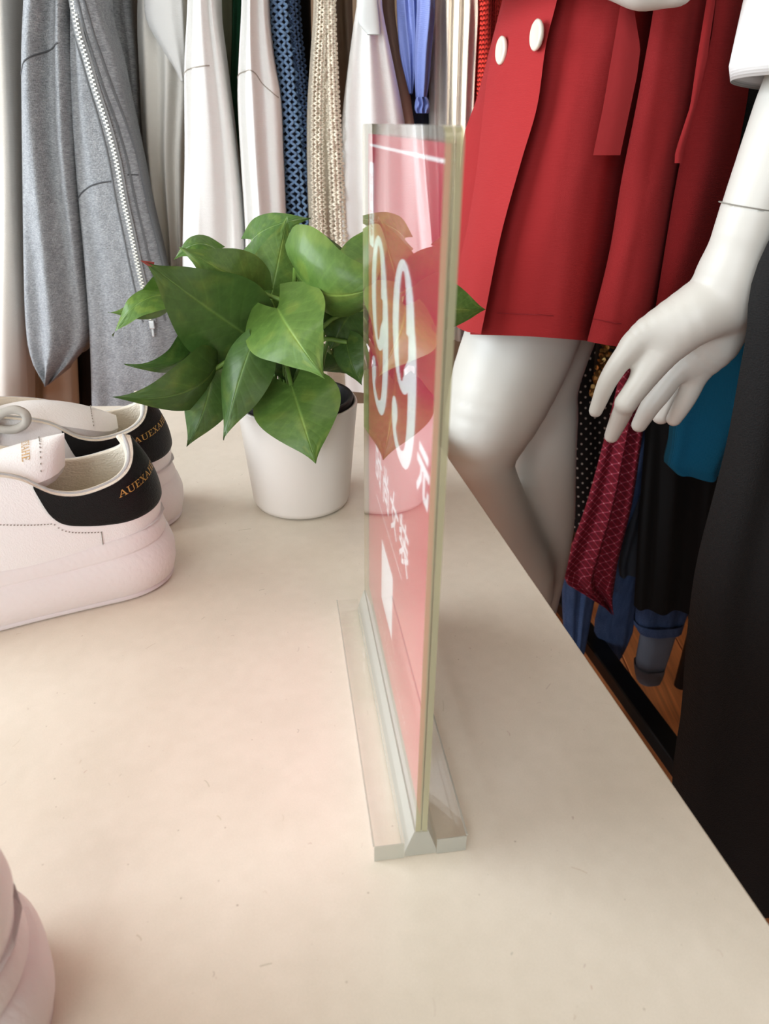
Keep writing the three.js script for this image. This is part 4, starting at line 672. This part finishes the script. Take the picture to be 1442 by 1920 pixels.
// ------------------------------------------------------------------ sneakers
// local frame: x from heel to toe, y up, z to the side that faces the camera (+)
function textMark(word, color) { return canvasTex(512, 128, (c, w, h) => { c.clearRect(0, 0, w, h); c.fillStyle = color; c.font = '84px serif'; c.textAlign = 'center'; c.textBaseline = 'middle'; c.fillText(word, w / 2, h / 2, w * 0.96); }); }
const goldText = PH({ map: textMark('AUEXAHE', '#c39a52'), transparent: true, alphaTest: 0.35, roughness: 0.4, metalness: 0.3 });
function sneaker(label, pos, turn, { collar = 'black', tongueDown = false, group = 'pair of sneakers with black heels' } = {}) {
  const o = thing('sneaker', label, 'shoe', group, pos); o.rotation.y = turn;
  const LEN = 0.292;
  const half = (x) => { const u = clamp(x / LEN, 0, 1); return 0.0455 * Math.pow(Math.max(0, 1 - Math.pow(Math.abs((0.17 - u) / 0.17), 2.3)), 1 / 2.3) * (u < 0.17 ? 1 : 0) + (u >= 0.17 ? (u < 0.68 ? lerp(0.0455, 0.053, Math.sin((u - 0.17) / 0.51 * Math.PI / 2)) - 0.004 * Math.sin((u - 0.17) / 0.51 * Math.PI) : 0.053 * Math.pow(Math.max(0, 1 - Math.pow((u - 0.68) / 0.32, 2.4)), 1 / 2.2)) : 0); };
  // outline points, t 0..1 once round from the toe by +z, heel, -z
  const outline = (t) => { const a = t * Math.PI * 2, x = LEN * (0.5 + 0.5 * Math.cos(a)); const z = half(x) * (t < 0.5 ? 1 : -1); return [x, z]; };
  // thick platform sole: profile rows [height, outward offset]
  const SH = (x) => 0.051 + 0.007 * (1 - smooth(x, 0, 0.1));
  const rows = [[0, -0.006], [0.02, -0.002], [0.06, 0], [0.09, -0.0018], [0.1, -0.0018], [0.13, 0.0005], [0.32, 0.003], [0.5, 0.0035], [0.66, 0.001], [0.72, -0.0022], [0.74, -0.0024], [0.78, -0.0012], [0.9, -0.003], [0.97, -0.0045], [1, -0.008]];
  part('sole', grid(160, rows.length - 1, (i, j, a, b) => { const [x, z] = outline(i), [h, d] = rows[b], x2 = clamp(x + (x - LEN / 2) / LEN * 2 * d, -0.01, LEN + 0.01), k = z === 0 ? 1 : 1 + d / Math.max(0.02, Math.abs(z)); return [V(x2, h * SH(x), z * k), i * 0.7, h * 0.05]; }, true), M.rubberwhite, o);
  part('sole_top', grid(40, 1, (i, j) => { const x = LEN * clamp(i, 0.004, 0.996); return [V(x, SH(x) - 0.001, (half(x) - 0.006) * (j * 2 - 1)), i, j]; }), M.rubberwhite, o);
  // horseshoe of the quarters: t -1 (far front) .. 0 heel .. 1 (near front)
  const XF = 0.152, plan = (t, inset, xs) => { const a = Math.abs(t), s = Math.sign(t) || 1, hw = 0.0385 - inset; let x, z; if (a < 0.36) { const q = a / 0.36 * Math.PI / 2; x = xs + 0.037 * (1 - Math.cos(q)); z = s * hw * Math.sin(q); } else { const q = (a - 0.36) / 0.64; x = xs + 0.037 + q * (XF - xs - 0.037); z = s * (hw + 0.004 * Math.sin(q * Math.PI / 2)); } return [x, z]; };
  const top = (t) => { const a = Math.abs(t); return alongSmooth([[0, 0.1225], [0.06, 0.12], [0.14, 0.1125], [0.24, 0.1035], [0.36, 0.0975], [0.48, 0.0955], [0.58, 0.1], [0.69, 0.113], [0.85, 0.121], [1, 0.125]], a); };
  const low = (t) => { const a = Math.abs(t); return alongSmooth([[0, 0.0705], [0.2, 0.068], [0.36, 0.0685], [0.5, 0.073], [0.57, 0.078], [0.61, 0.087], [0.635, 0.1], [0.65, 0.108], [0.8, 0.119], [1, 0.125]], a); };
  const wall = (t, y) => { const k = clamp((y - 0.046) / 0.075, 0, 1.05), a = Math.abs(t), heel = 1 - smooth(a, 0.1, 0.5); const inset = 0.016 * Math.pow(k, 1.3) * (0.5 + 0.5 * a) + 0.002 * heel + 0.006 * heel * k * k, xs = 0.006 + heel * (0.006 * Math.sin(k * Math.PI) * -1 + 0.012 * k * k); const [x, z] = plan(t, inset, xs); return V(x, y, z + (t >= 0 ? 1 : -1) * 0.003 * Math.sin(k * Math.PI) * smooth(a, 0.05, 0.3)); };
  const out = (t, y, d) => { const p = wall(t, y), q = wall(t + 0.01, y), n = V(q.z - p.z, 0, -(q.x - p.x)).normalize(); const c = V(p.x - 0.06, 0, p.z); if (n.dot(c) < 0) n.negate(); return p.addScaledVector(n, d); };
  part('quarter', grid(96, 14, (i, j) => { const t = i * 2 - 1; return [wall(t, lerp(0.044, top(t), j)), i * 0.35, j * 0.05]; }), M.leather, o);
  const dark = collar === 'black' ? M.blackleather : M.leather;
  part('heel_counter', grid(110, 22, (i, j) => { const t = (i * 2 - 1) * 0.645, y = lerp(Math.min(low(t), top(t) - 0.001) - 0.0006, top(t), j), e = Math.sin(Math.PI * clamp(j * 8, 0, 0.5)); return [out(t, y, 0.0004 + 0.0011 * e), i * 0.34, j * 0.06]; }), dark, o, collar === 'black' ? 'black leather heel and collar panel' : undefined);
  // padded lining with a light rim
  const lin = (t, j) => { const yt = top(t), a = Math.abs(t), th = 0.0055 + 0.004 * (1 - smooth(a, 0, 0.22)); const k = j < 0.3 ? j / 0.3 : 1, q = k * Math.PI / 2, yy = j < 0.3 ? yt + 0.0022 * Math.sin(q * 2) : lerp(yt, 0.056, (j - 0.3) / 0.7); const bulge = j < 0.3 ? 0 : 0.003 * Math.sin((j - 0.3) / 0.7 * Math.PI); return out(t, Math.min(yy, yt), -(th * (j < 0.3 ? Math.sin(q) : 1)) - bulge + 0.001 * (1 - k)).setY(yy); };
  part('lining', grid(96, 20, (i, j) => [lin(i * 2 - 1, j), i * 0.3, j * 0.1]), M.lining, o);
  part('collar_rim', new THREE.TubeGeometry(new THREE.CatmullRomCurve3(Array.from({ length: 49 }, (_, k) => { const t = (k / 24 - 1) * 0.98; return out(t, top(t), -0.0022 - 0.002 * (1 - smooth(Math.abs(t), 0, 0.2))).setY(top(t) + 0.0006); })), 120, 0.0017, 8, false), M.white, o);
  part('insole', grid(30, 8, (i, j) => { const x = lerp(0.012, 0.2, i), z = Math.max(0.004, half(x) - 0.012) * (j * 2 - 1); return [V(x, 0.0575 + 0.003 * (j * 2 - 1) ** 2, z), i, j]; }), M.insole, o);
  // vamp and eyestays over the front
  const ridge = (x) => alongSmooth([[0.1, 0.124], [0.13, 0.126], [0.15, 0.124], [0.175, 0.115], [0.205, 0.098], [0.24, 0.081], [0.27, 0.07], [0.289, 0.055]], x);
  part('vamp', grid(48, 40, (i, j) => { const x = lerp(0.203, 0.288, j), a = lerp(-0.5, 0.5, i) * Math.PI, hw = Math.max(0.002, half(x) - 0.005); return [V(x, 0.046 + (ridge(x) - 0.046) * Math.pow(Math.cos(a), 0.6), hw * Math.sin(a)), i * 0.16, j * 0.12]; }), M.leather, o);
  for (const s of [-1, 1]) part('eyestay', grid(30, 16, (i, j) => { const x = lerp(0.148, 0.206, i), hw = half(x) - 0.006 + 0.003 * (1 - i), a = lerp(0, 0.74, j) * Math.PI / 2, top2 = ridge(x) + 0.004 * (1 - i); return [V(x - 0.012 * j * (1 - i), 0.046 + (top2 - 0.046) * Math.pow(Math.sin(a), 0.62), s * (hw * Math.cos(a) ** 0.8 + 0.002)), i * 0.07, j * 0.09]; }), M.leather, o);
  // tongue
  const tg = (i, j) => { const s = i * 2 - 1, x = lerp(0.2, tongueDown ? 0.046 : 0.064, j), y = lerp(0.097, tongueDown ? 0.104 : 0.132, Math.pow(j, 0.9)) + (tongueDown ? 0.024 * Math.sin(j * Math.PI) : 0.004 * Math.sin(j * Math.PI)); const w = lerp(0.02, 0.029, Math.sin(j * 2)) * (j > 0.8 ? Math.sqrt(Math.max(0.02, 1 - ((j - 0.8) / 0.2) ** 2)) : 1); return V(x + (tongueDown ? 0 : 0.004 * s * s), y - (tongueDown ? 0.011 : lerp(0.011, 0.024, j)) * s * s, s * w); };
  part('tongue', merged([grid(16, 24, (i, j) => [tg(i, j), i * 0.06, j * 0.12]), grid(16, 24, (i, j) => [tg(i, j).add(V(0.003, -0.0055, 0)), i * 0.06, j * 0.12]), grid(16, 2, (i, j) => [tg(i, 1).add(V(0.003 * j, -0.0055 * j, 0)), i, j]), grid(24, 2, (i, j) => [tg(0, i).add(V(0.003 * j, -0.0055 * j, 0)), i, j]), grid(24, 2, (i, j) => [tg(1, i).add(V(0.003 * j, -0.0055 * j, 0)), i, j])]), M.leather, o);
  part('stitching', merged(Array.from({ length: 15 }, (_, k) => { const s = (k / 14) * 1.7 - 0.85, p = tg((s + 1) / 2, 0.87); return box(0.0006, 0.0007, 0.0022, p.x, p.y + 0.0006, p.z); })), M.thread, o).userData.kind = 'stuff';
  if (!tongueDown) part('lettering', grid(10, 4, (i, j) => { const p = tg(lerp(0.74, 0.14, i), lerp(0.75, 0.835, j)); return [p.add(V(-0.0005, 0.0008, 0)), i, j]; }), goldText, o, 'gold lettering');
  // laces: bars over the tongue and a loop
  for (let k = 0; k < 4; k++) { const x = 0.157 + k * 0.014, y = ridge(x) + 0.006; part('lace', tube([V(x + 0.002, y - 0.013, -0.029), V(x, y + 0.001, -0.014), V(x - 0.001, y + 0.003, 0), V(x, y + 0.001, 0.014), V(x + 0.002, y - 0.013, 0.029)], 0.0032, 20, 8).scale(1, 1, 1), M.lace_white, o); }
  part('lace', tube([V(0.16, 0.128, 0.004), V(0.142, 0.136, -0.014), V(0.15, 0.146, -0.028), V(0.172, 0.138, -0.024), V(0.165, 0.127, 0.002)], 0.003, 30, 8), M.lace_white, o, 'lace loop');
  // stitches along the quarter, below the collar panel
  const st = []; for (let k = 0; k < 46; k++) { const t = -(0.42 + k / 46 * 0.58), y = low(Math.min(-t, 0.6)) - 0.006 + 0.012 * smooth(-t, 0.55, 1), p = out(t, y, 0.0004); st.push(box(0.0011, 0.0005, 0.0006, p.x, p.y, p.z)); }
  for (let k = 0; k < 12; k++) { const p = out(-0.42 - k * 0.002, low(0.42) - 0.007 - k * 0.0009, 0.0004); st.push(box(0.0005, 0.0006, 0.0006, p.x - k * 0.0003, p.y, p.z)); }
  part('stitching', merged(st), M.thread, o).userData.kind = 'stuff';
  for (const s of [-1, 1]) part('vent_hole', new THREE.CylinderGeometry(0.0012, 0.0012, 0.002, 10).rotateX(Math.PI / 2).translate(0.155, 0.066, s * 0.0435), M.rubber, o);
  // gold lettering on the heel
  if (collar === 'black') part('lettering', grid(24, 6, (i, j) => { const t = lerp(-0.36, 0.0, i), y = lerp(0.084, 0.0945, j) + 0.011 * i; return [out(t, y, 0.0021), i, j]; }), goldText, o, 'gold lettering');
  return o;
}
{
  const turnOf = (dx, dz) => Math.atan2(-dz, dx);
  sneaker('white platform sneaker with black heel panel standing nearest on the table, its tongue upright', [-0.1835, T, -0.535], turnOf(-0.905, 0.425));
  const rearShoe = sneaker('white platform sneaker with black heel panel behind its pair, its tongue folded back', [-0.1835 - 0.018, T, -0.637], turnOf(-0.925, 0.38), { tongueDown: true });
  rearShoe.updateMatrixWorld(true);
  part('lace', tube([[-14, 792], [4, 775], [28, 768], [47, 776], [50, 790], [38, 801], [18, 806], [-10, 802]].map(([x, y]) => rearShoe.worldToLocal(at(x, y, -0.553))), 0.0036, 40, 8), M.lace_white, rearShoe, 'flat lace loop');
  sneaker('plain white sneaker heel at the lower left corner of the table', [-0.1485, T, -0.189], turnOf(-0.8, 0.6), { collar: 'white', group: null });
}

scene.traverse((o) => { if (o.isMesh) shadows(o); });
renderer.render(scene, camera);
